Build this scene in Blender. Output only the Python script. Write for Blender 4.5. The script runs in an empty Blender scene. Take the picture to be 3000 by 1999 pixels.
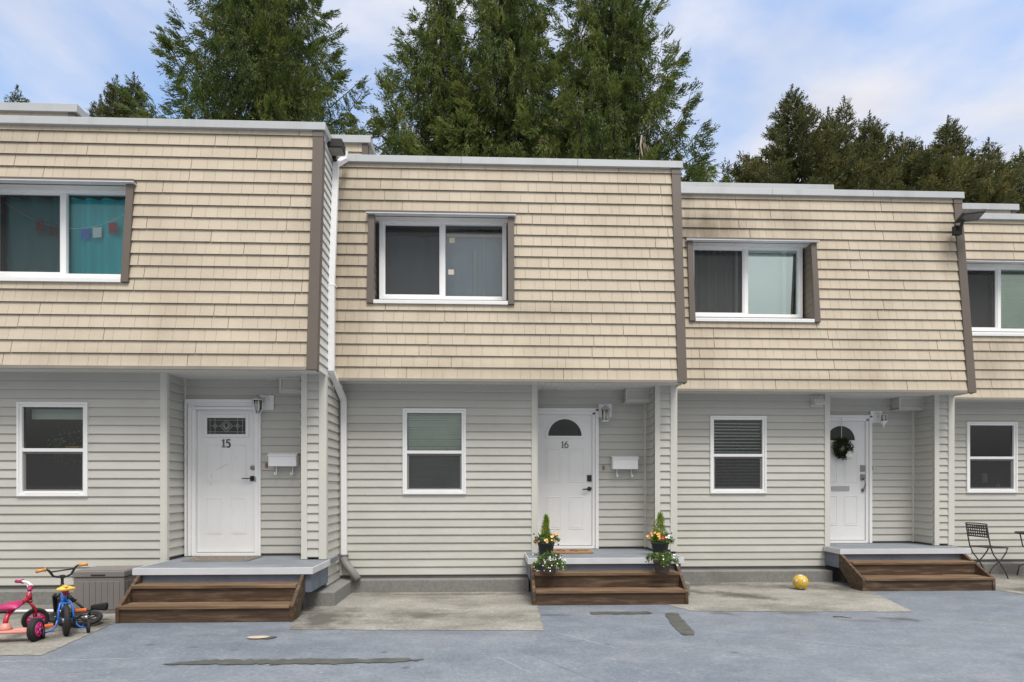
import bpy, math, random
import numpy as np
from mathutils import Vector, Matrix
R_ = math.radians
S = bpy.context.scene
C = S.collection

# ------------------------------------------------------------------ camera
cam = bpy.data.cameras.new('camera'); cam.lens = 21.0; cam.sensor_width = 36
cam.shift_y = 0.1412; cam.clip_start = 0.05; cam.clip_end = 2000
co = bpy.data.objects.new('camera', cam); C.objects.link(co)
co.location = (0, 0, 1.5); co.rotation_euler = (R_(90), 0, R_(-2.1)); S.camera = co

# ------------------------------------------------------------------ sky, sun, exposure
SUN_EL, SUN_AZ = 62.0, 160.0      # azimuth clockwise from +Y (the sun is behind the camera, veiled by cloud)
S.view_settings.view_transform = 'Standard'; S.view_settings.look = 'None'
S.view_settings.exposure = 0.18; S.view_settings.gamma = 1
W = bpy.data.worlds.new('World'); S.world = W; W.use_nodes = True
wt = W.node_tree; wt.nodes.clear()
def nd(nt, typ, props=None, **ins):
    n = nt.nodes.new(typ)
    for k, v in (props or {}).items(): setattr(n, k, v)
    for k, v in ins.items():
        key = int(k[1:]) if k[0] == 'i' and k[1:].isdigit() else k.replace('_', ' ')
        s = n.inputs[key]
        if isinstance(v, bpy.types.NodeSocket): nt.links.new(v, s)
        else: s.default_value = v
    return n
def ramp(nt, fac, stops):
    n = nt.nodes.new('ShaderNodeValToRGB'); nt.links.new(fac, n.inputs[0])
    e = n.color_ramp.elements
    while len(e) < len(stops): e.new(0.5)
    for el, (p, c) in zip(e, stops):
        el.position = p; el.color = c if len(c) == 4 else (*c, 1)
    return n.outputs[0]
def g3(v): return (v, v, v, 1)
sky = nd(wt, 'ShaderNodeTexSky', dict(sky_type='NISHITA', sun_disc=False, sun_elevation=R_(SUN_EL), sun_rotation=R_(SUN_AZ), air_density=1.0, dust_density=1.2, ozone_density=1.5))
tc = nd(wt, 'ShaderNodeTexCoord')
mp = nd(wt, 'ShaderNodeMapping', None, Vector=tc.outputs['Generated'], Scale=(1.0, 1.0, 2.0), Location=(5.35, 1.4, 0.65))
n1 = nd(wt, 'ShaderNodeTexNoise', None, Vector=mp.outputs[0], Scale=2.3, Detail=6.0, Roughness=0.52, Distortion=0.25)
n2 = nd(wt, 'ShaderNodeTexNoise', None, Vector=mp.outputs[0], Scale=6.0, Detail=4.0, Roughness=0.5)
cl = ramp(wt, n1.outputs[0], [(0.41, g3(0.04)), (0.63, g3(0.97))])
cc = ramp(wt, n2.outputs[0], [(0.3, (6.9, 7.05, 7.8, 1)), (0.7, (8.9, 8.7, 8.9, 1))])
def mixc_w(f, a, b): return nd(wt, 'ShaderNodeMix', dict(data_type='RGBA'), Factor=f, i6=a, i7=b).outputs[2]
blue = nd(wt, 'ShaderNodeMix', dict(data_type='RGBA', blend_type='MULTIPLY'), Factor=1.0, i6=sky.outputs[0], i7=(2.9, 2.85, 2.75, 1))
sz = nd(wt, 'ShaderNodeSeparateXYZ', None, Vector=tc.outputs['Generated'])
added_deck_top = nd(wt, 'ShaderNodeMapRange', None, Value=sz.outputs[2], i1=0.66, i2=0.82)      # unseen cloud deck added overhead to keep the ambient light neutral
added_deck_back = nd(wt, 'ShaderNodeMapRange', None, Value=sz.outputs[1], i1=0.15, i2=-0.20)     # and added behind the camera for the same neutral fill
deck = nd(wt, 'ShaderNodeMath', dict(operation='MAXIMUM'), i0=added_deck_top.outputs[0], i1=added_deck_back.outputs[0])
clf = nd(wt, 'ShaderNodeMath', dict(operation='MAXIMUM'), i0=cl, i1=deck.outputs[0])
cc = mixc_w(deck.outputs[0], cc, (8.4, 8.25, 8.15, 1))
mx = nd(wt, 'ShaderNodeMix', dict(data_type='RGBA'), Factor=clf.outputs[0], i6=blue.outputs[2], i7=cc)
zr = ramp(wt, sz.outputs[2], [(0.0, g3(0.06)), (0.30, g3(0.36)), (0.62, g3(0.42)), (1.0, g3(1.0))])
zen = nd(wt, 'ShaderNodeMath', dict(operation='MULTIPLY'), i0=zr, i1=2.4)
mx = nd(wt, 'ShaderNodeMix', dict(data_type='RGBA', blend_type='MULTIPLY'), Factor=1.0, i6=mx.outputs[2], i7=zen.outputs[0])
bg = nd(wt, 'ShaderNodeBackground', None, Color=mx.outputs[2], Strength=0.10)
wo = nd(wt, 'ShaderNodeOutputWorld', None, Surface=bg.outputs[0])
sl = bpy.data.lights.new('sun', 'SUN'); sl.energy = 2.4; sl.angle = R_(22); sl.color = (1, 0.965, 0.915)
so = bpy.data.objects.new('sun', sl); C.objects.link(so)
sd = Vector((math.sin(R_(SUN_AZ)) * math.cos(R_(SUN_EL)), math.cos(R_(SUN_AZ)) * math.cos(R_(SUN_EL)), math.sin(R_(SUN_EL))))
so.rotation_euler = sd.to_track_quat('Z', 'Y').to_euler(); so.location = sd * 60

# ------------------------------------------------------------------ materials
def principled(name):
    m = bpy.data.materials.new(name); m.use_nodes = True
    return m, m.node_tree, m.node_tree.nodes['Principled BSDF']
def pos(nt): return nd(nt, 'ShaderNodeNewGeometry').outputs['Position']
def mixc(nt, fac, a, b, blend='MIX'):
    return nd(nt, 'ShaderNodeMix', dict(data_type='RGBA', blend_type=blend), Factor=fac, i6=a, i7=b).outputs[2]
def mapped(nt, scale, loc=(0, 0, 0), rot=(0, 0, 0)):
    return nd(nt, 'ShaderNodeMapping', None, Vector=pos(nt), Scale=scale, Location=loc, Rotation=rot).outputs[0]
def noise(nt, vec, scale, detail=4.0, rough=0.55):
    return nd(nt, 'ShaderNodeTexNoise', None, Vector=vec, Scale=scale, Detail=detail, Roughness=rough).outputs[0]
def c4(c): return (c[0], c[1], c[2], 1)
def mat(name, col, rough=0.6, var=0.12, vs=3.0, stretch=(1, 1, 1), tint=0.0, bump=0.0, bs=60.0, metal=0.0, spec=0.5, dirt=None):
    m, nt, b = principled(name)
    v = noise(nt, mapped(nt, stretch), vs, 6.0)
    lo = [c * (1 - var) for c in col]; hi = [min(1, c * (1 + var)) for c in col]
    out = ramp(nt, v, [(0.3, lo), (0.7, hi)])
    if tint:
        a = nd(nt, 'ShaderNodeAttribute', dict(attribute_name='tint'))
        out = mixc(nt, 1.0, out, ramp(nt, a.outputs['Fac'], [(0, g3(1 - tint)), (1, g3(1 + tint * 0.3))]), 'MULTIPLY')
    if dirt:
        ds, damt, dcol, dstr = dirt
        d = noise(nt, mapped(nt, dstr, (7.3, 2.1, 1.7)), ds, 7.0, 0.62)
        f = ramp(nt, d, [(0.5, g3(0)), (0.72, g3(damt))])
        out = mixc(nt, f, out, c4(dcol))
    nt.links.new(out, b.inputs['Base Color'])
    b.inputs['Roughness'].default_value = rough; b.inputs['Metallic'].default_value = metal
    b.inputs['Specular IOR Level'].default_value = spec
    if bump:
        bn = nd(nt, 'ShaderNodeBump', None, Strength=bump, Distance=0.01, Height=noise(nt, mapped(nt, stretch), bs, 5.0))
        nt.links.new(bn.outputs[0], b.inputs['Normal'])
    return m
M = {}
M['siding'] = mat('siding', (0.53, 0.522, 0.478), 0.5, 0.04, 1.6, (1, 1, 2), tint=0.07, bump=1.0, bs=2.2, dirt=(1.3, 0.16, (0.36, 0.34, 0.28), (1, 1, 0.5)))
M['corner'] = mat('corner_trim', (0.61, 0.60, 0.545), 0.5, 0.03, 2.0, dirt=(2.0, 0.15, (0.4, 0.37, 0.3), (1, 1, 0.4)))
M['shingle'] = mat('shingle', (0.565, 0.490, 0.380), 0.75, 0.05, 2.0, (1, 1, 1), tint=0.06, bump=0.35, bs=45, spec=0.25,
                   dirt=(1.1, 0.28, (0.30, 0.235, 0.165), (1.0, 1.0, 0.55)))
M['brown'] = mat('brown_trim', (0.135, 0.112, 0.092), 0.5, 0.06, 2.0, spec=0.4)
M['fascia'] = mat('fascia_board', (0.26, 0.235, 0.20), 0.55, 0.08, 3.0)
M['soffit'] = mat('soffit', (0.72, 0.71, 0.68), 0.55, 0.03, 3.0)
M['coping'] = mat('coping_metal', (0.47, 0.49, 0.50), 0.42, 0.05, 0.8, (0.4, 1, 3), spec=0.5, dirt=(1.6, 0.45, (0.30, 0.30, 0.29), (1.5, 1, 0.2)))
M['roof'] = mat('roof_membrane', (0.16, 0.16, 0.16), 0.9, 0.15, 1.0)
M['white'] = mat('white_vinyl', (0.85, 0.85, 0.85), 0.4, 0.03, 2.0)
M['door'] = mat('door_paint', (0.82, 0.82, 0.815), 0.42, 0.03, 1.2, dirt=(3.0, 0.10, (0.5, 0.5, 0.5), (1, 1, 1)))
M['mailbox'] = mat('mailbox_enamel', (0.88, 0.88, 0.89), 0.35, 0.02, 2.0)
M['black'] = mat('black_metal', (0.018, 0.018, 0.02), 0.4, 0.1, 5.0)
M['numeral'] = mat('numeral_metal', (0.11, 0.105, 0.10), 0.4, 0.1, 5.0)
M['nickel'] = mat('satin_nickel', (0.30, 0.29, 0.28), 0.35, 0.1, 8.0, metal=0.85)
M['lead'] = mat('lead_came', (0.30, 0.30, 0.29), 0.4, 0.1, 8.0, metal=0.5)
M['silver'] = mat('aluminium_trim', (0.60, 0.61, 0.63), 0.35, 0.05, 4.0, (1, 1, 1), dirt=(3, 0.3, (0.4, 0.4, 0.42), (1, 1, 1)))
M['porch_top'] = mat('porch_deck_coating', (0.205, 0.225, 0.25), 0.75, 0.14, 2.5, (0.6, 1.4, 1), bump=0.25, bs=90, dirt=(2.2, 0.5, (0.12, 0.115, 0.11), (1, 1, 1)))
M['porch_blue'] = mat('porch_blue_coating', (0.145, 0.17, 0.225), 0.65, 0.15, 4.0, bump=0.5, bs=14, dirt=(3.0, 0.45, (0.07, 0.07, 0.075), (1, 1, 1)))
M['ledge'] = mat('ledge_concrete', (0.225, 0.222, 0.21), 0.9, 0.15, 30.0, bump=0.5, bs=120, dirt=(2.0, 0.6, (0.15, 0.145, 0.13), (1, 1, 1)))
M['dark_base'] = mat('foundation_strip', (0.13, 0.13, 0.13), 0.8, 0.15, 4.0)
M['wood'] = mat('stained_wood', (0.072, 0.043, 0.025), 0.62, 0.32, 3.0, (0.7, 9, 9), bump=0.4, bs=30,
                dirt=(3.2, 0.7, (0.22, 0.16, 0.11), (0.7, 6, 6)), spec=0.35)
M['tread'] = mat('worn_tread', (0.15, 0.092, 0.052), 0.6, 0.35, 3.0, (0.6, 9, 9), bump=0.4, bs=30,
                 dirt=(2.2, 0.75, (0.34, 0.25, 0.17), (0.6, 7, 7)), spec=0.35)
M['curtain_teal'] = mat('teal_curtain', (0.05, 0.60, 0.66), 0.85, 0.12, 2.0, (3, 1, 0.3))
M['reflection_curtain_blue'] = mat('slate_reflection_curtain', (0.36, 0.45, 0.58), 0.85, 0.12, 2.0, (2, 1, 0.4))  # curtain colour brightened to carry the bluish reflection on the pane
M['curtain_grey'] = mat('grey_curtain', (0.55, 0.54, 0.54), 0.85, 0.1, 2.0, (3, 1, 0.3))
M['reflection_blind_aqua'] = mat('pale_aqua_reflection_blind', (0.82, 0.93, 0.92), 0.7, 0.15, 1.4)  # colour lightened to stand in for sky reflected in the pane
M['blind_green'] = mat('pale_green_blind', (0.80, 0.81, 0.74), 0.7, 0.12, 2.0)
M['blind_white'] = mat('white_blind', (0.88, 0.90, 0.88), 0.6, 0.05, 2.0)
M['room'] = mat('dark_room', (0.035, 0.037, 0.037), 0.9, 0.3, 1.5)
M['drain'] = mat('grey_drain_pipe', (0.22, 0.22, 0.21), 0.6, 0.1, 4.0)
M['flood'] = mat('dark_bronze_housing', (0.022, 0.019, 0.018), 0.5, 0.1, 4.0)
M['resin'] = mat('taupe_resin', (0.20, 0.182, 0.175), 0.55, 0.06, 3.0)
M['bucket'] = mat('pale_grey_plastic', (0.50, 0.50, 0.49), 0.5, 0.05, 3.0)
M['rubber'] = mat('black_rubber', (0.016, 0.016, 0.016), 0.75, 0.2, 9.0, bump=0.4, bs=60)
M['blue_paint'] = mat('blue_bike_paint', (0.03, 0.17, 0.62), 0.3, 0.05, 5.0)
M['yellow'] = mat('yellow_plastic', (0.80, 0.47, 0.06), 0.4, 0.05, 5.0)
M['orange'] = mat('orange_plastic', (0.82, 0.16, 0.03), 0.4, 0.06, 5.0)
M['amber'] = mat('amber_grip_rubber', (0.62, 0.28, 0.05), 0.6, 0.08, 5.0)
M['red'] = mat('red_paint', (0.42, 0.012, 0.035), 0.3, 0.06, 5.0)
M['magenta'] = mat('magenta_plastic', (0.40, 0.015, 0.11), 0.45, 0.08, 5.0)
M['pinkrim'] = mat('pink_wheel_plastic', (0.62, 0.03, 0.20), 0.4, 0.08, 5.0)
M['salmon'] = mat('salmon_deck_paint', (0.60, 0.255, 0.21), 0.4, 0.08, 4.0)
M['chrome'] = mat('bright_metal', (0.55, 0.55, 0.55), 0.25, 0.05, 5.0, metal=0.9)
M['coir'] = mat('coir', (0.36, 0.19, 0.085), 0.95, 0.2, 30.0, bump=0.8, bs=200)
M['rug'] = mat('grey_brown_mat', (0.20, 0.165, 0.135), 0.95, 0.45, 26.0, (1, 3, 1), bump=0.8, bs=120)
M['pot_black'] = mat('black_pot', (0.022, 0.022, 0.022), 0.5, 0.15, 5.0)
M['pot_brown'] = mat('brown_pot', (0.085, 0.070, 0.058), 0.65, 0.12, 5.0)
M['soil'] = mat('potting_soil', (0.03, 0.022, 0.016), 0.95, 0.2, 20.0)
M['iron'] = mat('dark_iron', (0.035, 0.035, 0.036), 0.5, 0.1, 6.0)
M['ball'] = mat('yellow_ball', (0.66, 0.42, 0.03), 0.45, 0.08, 9.0)
M['cream'] = mat('cream_print', (0.62, 0.58, 0.46), 0.5, 0.05, 9.0)
M['plush'] = mat('white_plush', (0.72, 0.71, 0.68), 0.9, 0.1, 20.0, bump=0.6, bs=90)
M['tar'] = mat('sealant_patch', (0.080, 0.082, 0.074), 0.6, 0.25, 7.0, bump=0.2, bs=60)
M['peeled'] = mat('peeled_plaster', (0.50, 0.40, 0.29), 0.9, 0.1, 9.0)
M['floodlens'] = mat('floodlight_lens', (0.10, 0.10, 0.095), 0.3, 0.1, 5.0)
M['bark'] = mat('bark', (0.075, 0.058, 0.045), 0.9, 0.3, 4.0, (1, 1, 0.2), bump=0.5, bs=20)
M['twig'] = mat('dead_twig', (0.30, 0.26, 0.19), 0.9, 0.2, 4.0)

def leafmat(name, stops, trans=0.25):
    m, nt, b = principled(name)
    a = nd(nt, 'ShaderNodeAttribute', dict(attribute_name='tint'))
    col = ramp(nt, a.outputs['Fac'], stops)
    nt.links.new(col, b.inputs['Base Color']); b.inputs['Roughness'].default_value = 0.65
    b.inputs['Specular IOR Level'].default_value = 0.25
    t = nd(nt, 'ShaderNodeBsdfTranslucent', None, Color=col)
    ms = nd(nt, 'ShaderNodeMixShader', None, Fac=trans, i1=b.outputs[0], i2=t.outputs[0])
    nt.links.new(ms.outputs[0], nt.nodes['Material Output'].inputs[0])
    return m
M['cedar'] = leafmat('cedar_spray', [(0.0, (0.040, 0.070, 0.018)), (0.45, (0.100, 0.146, 0.036)), (0.75, (0.195, 0.235, 0.058)), (1.0, (0.31, 0.32, 0.10))])
M['thuja'] = leafmat('brownish_conifer', [(0.0, (0.042, 0.055, 0.020)), (0.5, (0.110, 0.120, 0.041)), (1.0, (0.25, 0.215, 0.070))])
M['leaf'] = leafmat('pansy_leaf', [(0.0, (0.05, 0.10, 0.015)), (0.6, (0.12, 0.21, 0.04)), (1.0, (0.25, 0.36, 0.09))])
M['cypress'] = leafmat('lime_cypress', [(0.0, (0.13, 0.19, 0.015)), (0.6, (0.26, 0.37, 0.04)), (1.0, (0.42, 0.52, 0.09))])
M['boxleaf'] = leafmat('boxwood_leaf', [(0.0, (0.015, 0.03, 0.008)), (0.7, (0.04, 0.07, 0.018)), (1.0, (0.11, 0.14, 0.04))])
for k, c in dict(fl_orange=(0.82, 0.42, 0.09), fl_peach=(0.85, 0.55, 0.25), fl_white=(0.85, 0.85, 0.82), fl_red=(0.62, 0.01, 0.06), fl_dark=(0.03, 0.012, 0.03)).items():
    M[k] = mat(k[3:] + '_petal', c, 0.6, 0.1, 30.0)

def glass(name, refl=0.10, tintc=(0.80, 0.90, 0.86), rc=(1, 1, 1)):
    m, nt, b = principled(name); nt.nodes.remove(b)
    lw = nd(nt, 'ShaderNodeFresnel', None, IOR=1.5)
    f = nd(nt, 'ShaderNodeMath', dict(operation='MULTIPLY_ADD'), i0=lw.outputs[0], i1=1.0, i2=refl - 0.04)
    tr = nd(nt, 'ShaderNodeBsdfTransparent', None, Color=c4(tintc)); gl = nd(nt, 'ShaderNodeBsdfGlossy', None, Roughness=0.02, Color=c4(rc))
    ms = nd(nt, 'ShaderNodeMixShader', None, Fac=f.outputs[0], i1=tr.outputs[0], i2=gl.outputs[0])
    nt.links.new(ms.outputs[0], nt.nodes['Material Output'].inputs[0]); return m
M['glass'] = glass('window_glass', 0.125)
M['glass_clear'] = glass('clear_window_glass', 0.055, (.88, .95, .94)); M['glass_bright'] = glass('coated_window_glass', 0.55, (.85, .97, .94), (.84, 1.0, .98)); M['glass_mid'] = glass('reflective_window_glass', 0.22, (.85, .97, .9), (.85, 1, .9))
M['lampglass'] = glass('lantern_glass', 0.10, (0.85, 0.85, 0.82))
def screenmat():
    m, nt, b = principled('insect_screen')
    b.inputs['Base Color'].default_value = (0.05, 0.05, 0.052, 1); b.inputs['Roughness'].default_value = 0.8
    tr = nd(nt, 'ShaderNodeBsdfTransparent')
    ms = nd(nt, 'ShaderNodeMixShader', None, Fac=0.55, i1=tr.outputs[0], i2=b.outputs[0])
    nt.links.new(ms.outputs[0], nt.nodes['Material Output'].inputs[0]); return m
M['screen'] = screenmat()

def stain_field(nt, stains, ns=5.0):
    """irregular blotches: ellipses at real places, broken up by noise -> 0..1"""
    P = pos(nt); nz = noise(nt, P, ns, 6.0, 0.65); tot = None
    for (x, y, rx, ry, ang, st) in stains:
        v = nd(nt, 'ShaderNodeMapping', dict(vector_type='TEXTURE'), Vector=P, Location=(x, y, 0), Rotation=(0, 0, R_(ang)), Scale=(rx, ry, 5)).outputs[0]
        ln = nd(nt, 'ShaderNodeVectorMath', dict(operation='LENGTH'), i0=v).outputs['Value']
        a = nd(nt, 'ShaderNodeMath', dict(operation='MULTIPLY_ADD'), i0=nz, i1=2.2, i2=-0.65).outputs[0]
        d = nd(nt, 'ShaderNodeMath', dict(operation='SUBTRACT'), i0=a, i1=ln).outputs[0]
        r = nd(nt, 'ShaderNodeMapRange', None, Value=d, i1=-0.45, i2=0.25, i3=0.0, i4=st).outputs[0]
        tot = r if tot is None else nd(nt, 'ShaderNodeMath', dict(operation='MAXIMUM'), i0=tot, i1=r).outputs[0]
    return tot
def shingle_stains():
    m = M['shingle']; nt = m.node_tree; b = nt.nodes['Principled BSDF']; l = b.inputs['Base Color'].links[0]; src = l.from_socket
    P = mapped(nt, (1, 1, 1)); nz = noise(nt, mapped(nt, (3.2, 1, .7)), 2.0, 7.0, .65); tot = None
    for (x, z, rx, rz, st) in [(-1.95, 4.6, .42, 1.6, .42), (-1.6, 5.6, .5, .5, .3), (3.25, 5.45, .8, .38, .95), (3.0, 4.6, .35, .8, .35), (2.9, 5.9, .3, .3, .6), (7.15, 5.35, .25, .5, .55), (-6.2, 5.75, 1.2, .2, .3), (.8, 3.9, 1.0, .15, .3), (4.1, 3.9, 1.1, .12, .35), (4.6, 5.6, .5, .3, .35), (-5.2, 3.86, .9, .12, .3), (0.2, 3.05, 2.5, .12, .22), (5.2, 3.05, 2.2, .15, .28), (-4.2, 3.05, 2.5, .12, .2), (8.2, 3.5, .8, .5, .35)]:
        v = nd(nt, 'ShaderNodeMapping', dict(vector_type='TEXTURE'), Vector=P, Location=(x, 8.3, z), Scale=(rx, 60, rz)).outputs[0]
        ln = nd(nt, 'ShaderNodeVectorMath', dict(operation='LENGTH'), i0=v).outputs['Value']
        a = nd(nt, 'ShaderNodeMath', dict(operation='MULTIPLY_ADD'), i0=nz, i1=1.8, i2=-0.25).outputs[0]
        d = nd(nt, 'ShaderNodeMath', dict(operation='SUBTRACT'), i0=a, i1=ln).outputs[0]
        r = nd(nt, 'ShaderNodeMapRange', None, Value=d, i1=-0.6, i2=0.5, i3=0.0, i4=st * .85).outputs[0]
        tot = r if tot is None else nd(nt, 'ShaderNodeMath', dict(operation='MAXIMUM'), i0=tot, i1=r).outputs[0]
    nt.links.new(mixc(nt, tot, src, (0.17, 0.135, 0.095, 1)), b.inputs['Base Color'])
shingle_stains()
def ground_blue():
    m, nt, b = principled('blue_membrane')
    big = noise(nt, mapped(nt, (0.5, 0.9, 1)), 0.9, 5.0)
    col = ramp(nt, big, [(0.3, (0.118, 0.143, 0.178)), (0.7, (0.185, 0.205, 0.235))])
    st = noise(nt, mapped(nt, (1.0, 1.2, 1), rot=(0, 0, 0.5)), 2.6, 9.0, 0.74)
    col = mixc(nt, ramp(nt, st, [(0.46, g3(0)), (0.76, g3(0.48))]), col, (0.31, 0.33, 0.355, 1))
    dk = noise(nt, mapped(nt, (0.8, 1.6, 1), (4, 1, 0)), 1.7, 8.0, 0.7)
    col = mixc(nt, ramp(nt, dk, [(0.52, g3(0)), (0.8, g3(0.6))]), col, (0.085, 0.092, 0.105, 1))
    wr = noise(nt, mapped(nt, (1, 1, 1), (2, 9, 0)), 0.7, 4.0)
    col = mixc(nt, ramp(nt, wr, [(0.55, g3(0)), (0.75, g3(0.35))]), col, (0.26, 0.245, 0.25, 1))
    sp = noise(nt, mapped(nt, (1, 1, 1)), 55.0, 2.0)
    col = mixc(nt, ramp(nt, sp, [(0.60, g3(0)), (0.72, g3(0.6))]), col, (0.12, 0.12, 0.13, 1))
    sp2 = noise(nt, mapped(nt, (1, 1, 1), (5, 5, 0)), 38.0, 2.0)
    col = mixc(nt, ramp(nt, sp2, [(0.64, g3(0)), (0.72, g3(0.5))]), col, (0.45, 0.46, 0.48, 1))
    gr = noise(nt, pos(nt), 24.0, 7.0, 0.75)
    col = mixc(nt, 1.0, col, ramp(nt, gr, [(0.3, g3(0.80)), (0.7, g3(1.32))]), 'MULTIPLY')
    sf = stain_field(nt, [(4.62, 6.55, .30, .14, -10, .85), (2.75, 6.92, .25, .16, -20, .6), (3.55, 6.9, .4, .16, -8, .55), (4.1, 6.5, .3, .12, 0, .4),
                          (-2.2, 6.25, .45, .22, 0, .25), (-3.2, 5.75, .08, .05, 0, .6), (-2.75, 5.65, .09, .05, 0, .6), (-2.35, 5.55, .09, .05, 0, .5), (7.6, 8.0, .6, .2, 0, .6), (.75, 6.9, .25, .08, 0, .4), (-.95, 5.42, .045, .045, 0, .9), (-.7, 4.95, .06, .05, 0, .6), (2.2, 5.3, .05, .05, 0, .7), (1.1, 5.6, .06, .04, 0, .5)], 6.0)
    col = mixc(nt, sf, col, (0.06, 0.057, 0.05, 1))
    sc = stain_field(nt, [(.95, 5.75, .55, .014, -52, .7), (2.9, 5.75, 1.2, .012, -28, .6), (5.6, 6.2, 1.3, .012, -35, .6), (-3.6, 5.28, 1.5, .010, 3, .7), (1.9, 6.35, 1.3, .012, 12, .45), (.2, 5.0, .4, .012, -60, .5), (4.6, 7.2, 1.2, .012, 8, .4)], 3.0)
    col = mixc(nt, sc, col, (0.36, 0.38, 0.41, 1))
    ck = stain_field(nt, [(.6, 4.9, .9, .007, -58, .8), (2.3, 5.2, 1.2, .006, -32, .7), (-3.2, 4.95, 1.2, .006, 14, .6), (5.4, 5.4, 1.4, .006, -20, .6), (3.2, 6.1, .8, .006, 25, .6)], 4.0)
    col = mixc(nt, ck, col, (0.06, 0.065, 0.075, 1))
    nt.links.new(col, b.inputs['Base Color']); b.inputs['Roughness'].default_value = 0.55; b.inputs['Specular IOR Level'].default_value = 0.35
    bn = nd(nt, 'ShaderNodeBump', None, Strength=0.25, Distance=0.01, Height=noise(nt, pos(nt), 70.0, 5.0))
    nt.links.new(bn.outputs[0], b.inputs['Normal']); return m
def ground_conc():
    m, nt, b = principled('bare_concrete')
    big = noise(nt, pos(nt), 1.3, 6.0, 0.6)
    col = ramp(nt, big, [(0.3, (0.255, 0.243, 0.215)), (0.7, (0.375, 0.36, 0.322))])
    fine = noise(nt, pos(nt), 60.0, 3.0)
    col = mixc(nt, ramp(nt, fine, [(0.55, g3(0)), (0.75, g3(0.6))]), col, (0.17, 0.16, 0.14, 1))
    dk = noise(nt, mapped(nt, (0.8, 1.3, 1), (1, 3, 0)), 1.5, 8.0, 0.7)
    col = mixc(nt, ramp(nt, dk, [(0.46, g3(0)), (0.72, g3(0.75))]), col, (0.105, 0.098, 0.08, 1))
    gr = noise(nt, pos(nt), 26.0, 7.0, 0.75)
    col = mixc(nt, 1.0, col, ramp(nt, gr, [(0.3, g3(0.66)), (0.7, g3(1.2))]), 'MULTIPLY')
    sf = stain_field(nt, [(-1.9, 6.8, .6, .7, 0, .85), (-.75, 6.95, .6, .35, 0, .7), (.1, 6.8, .5, .3, 0, .5), (-.5, 8.25, 1.6, .12, 0, .6), (3.35, 8.05, 1.0, .26, -35, .95), (4.55, 8.7, .8, .28, 0, .7), (3.1, 8.95, 1.2, .2, 0, .75),
                          (5.2, 8.5, .5, .35, 0, .8), (-4.4, 6.6, .7, .35, 0, .85), (-4.3, 6.05, .35, .25, 30, .6), (-5.2, 7.2, 1.0, .5, 0, .7), (-5.2, 6.0, .6, .1, 0, .5), (7.8, 8.3, .7, .3, 0, .8), (8.4, 9.3, .6, .3, 0, .4)], 4.0)
    col = mixc(nt, sf, col, (0.085, 0.078, 0.065, 1))
    nt.links.new(col, b.inputs['Base Color']); b.inputs['Roughness'].default_value = 0.9; b.inputs['Specular IOR Level'].default_value = 0.2
    bn = nd(nt, 'ShaderNodeBump', None, Strength=0.5, Distance=0.01, Height=noise(nt, pos(nt), 90.0, 5.0))
    nt.links.new(bn.outputs[0], b.inputs['Normal']); return m
M['ground_blue'] = ground_blue(); M['ground_conc'] = ground_conc()

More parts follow.
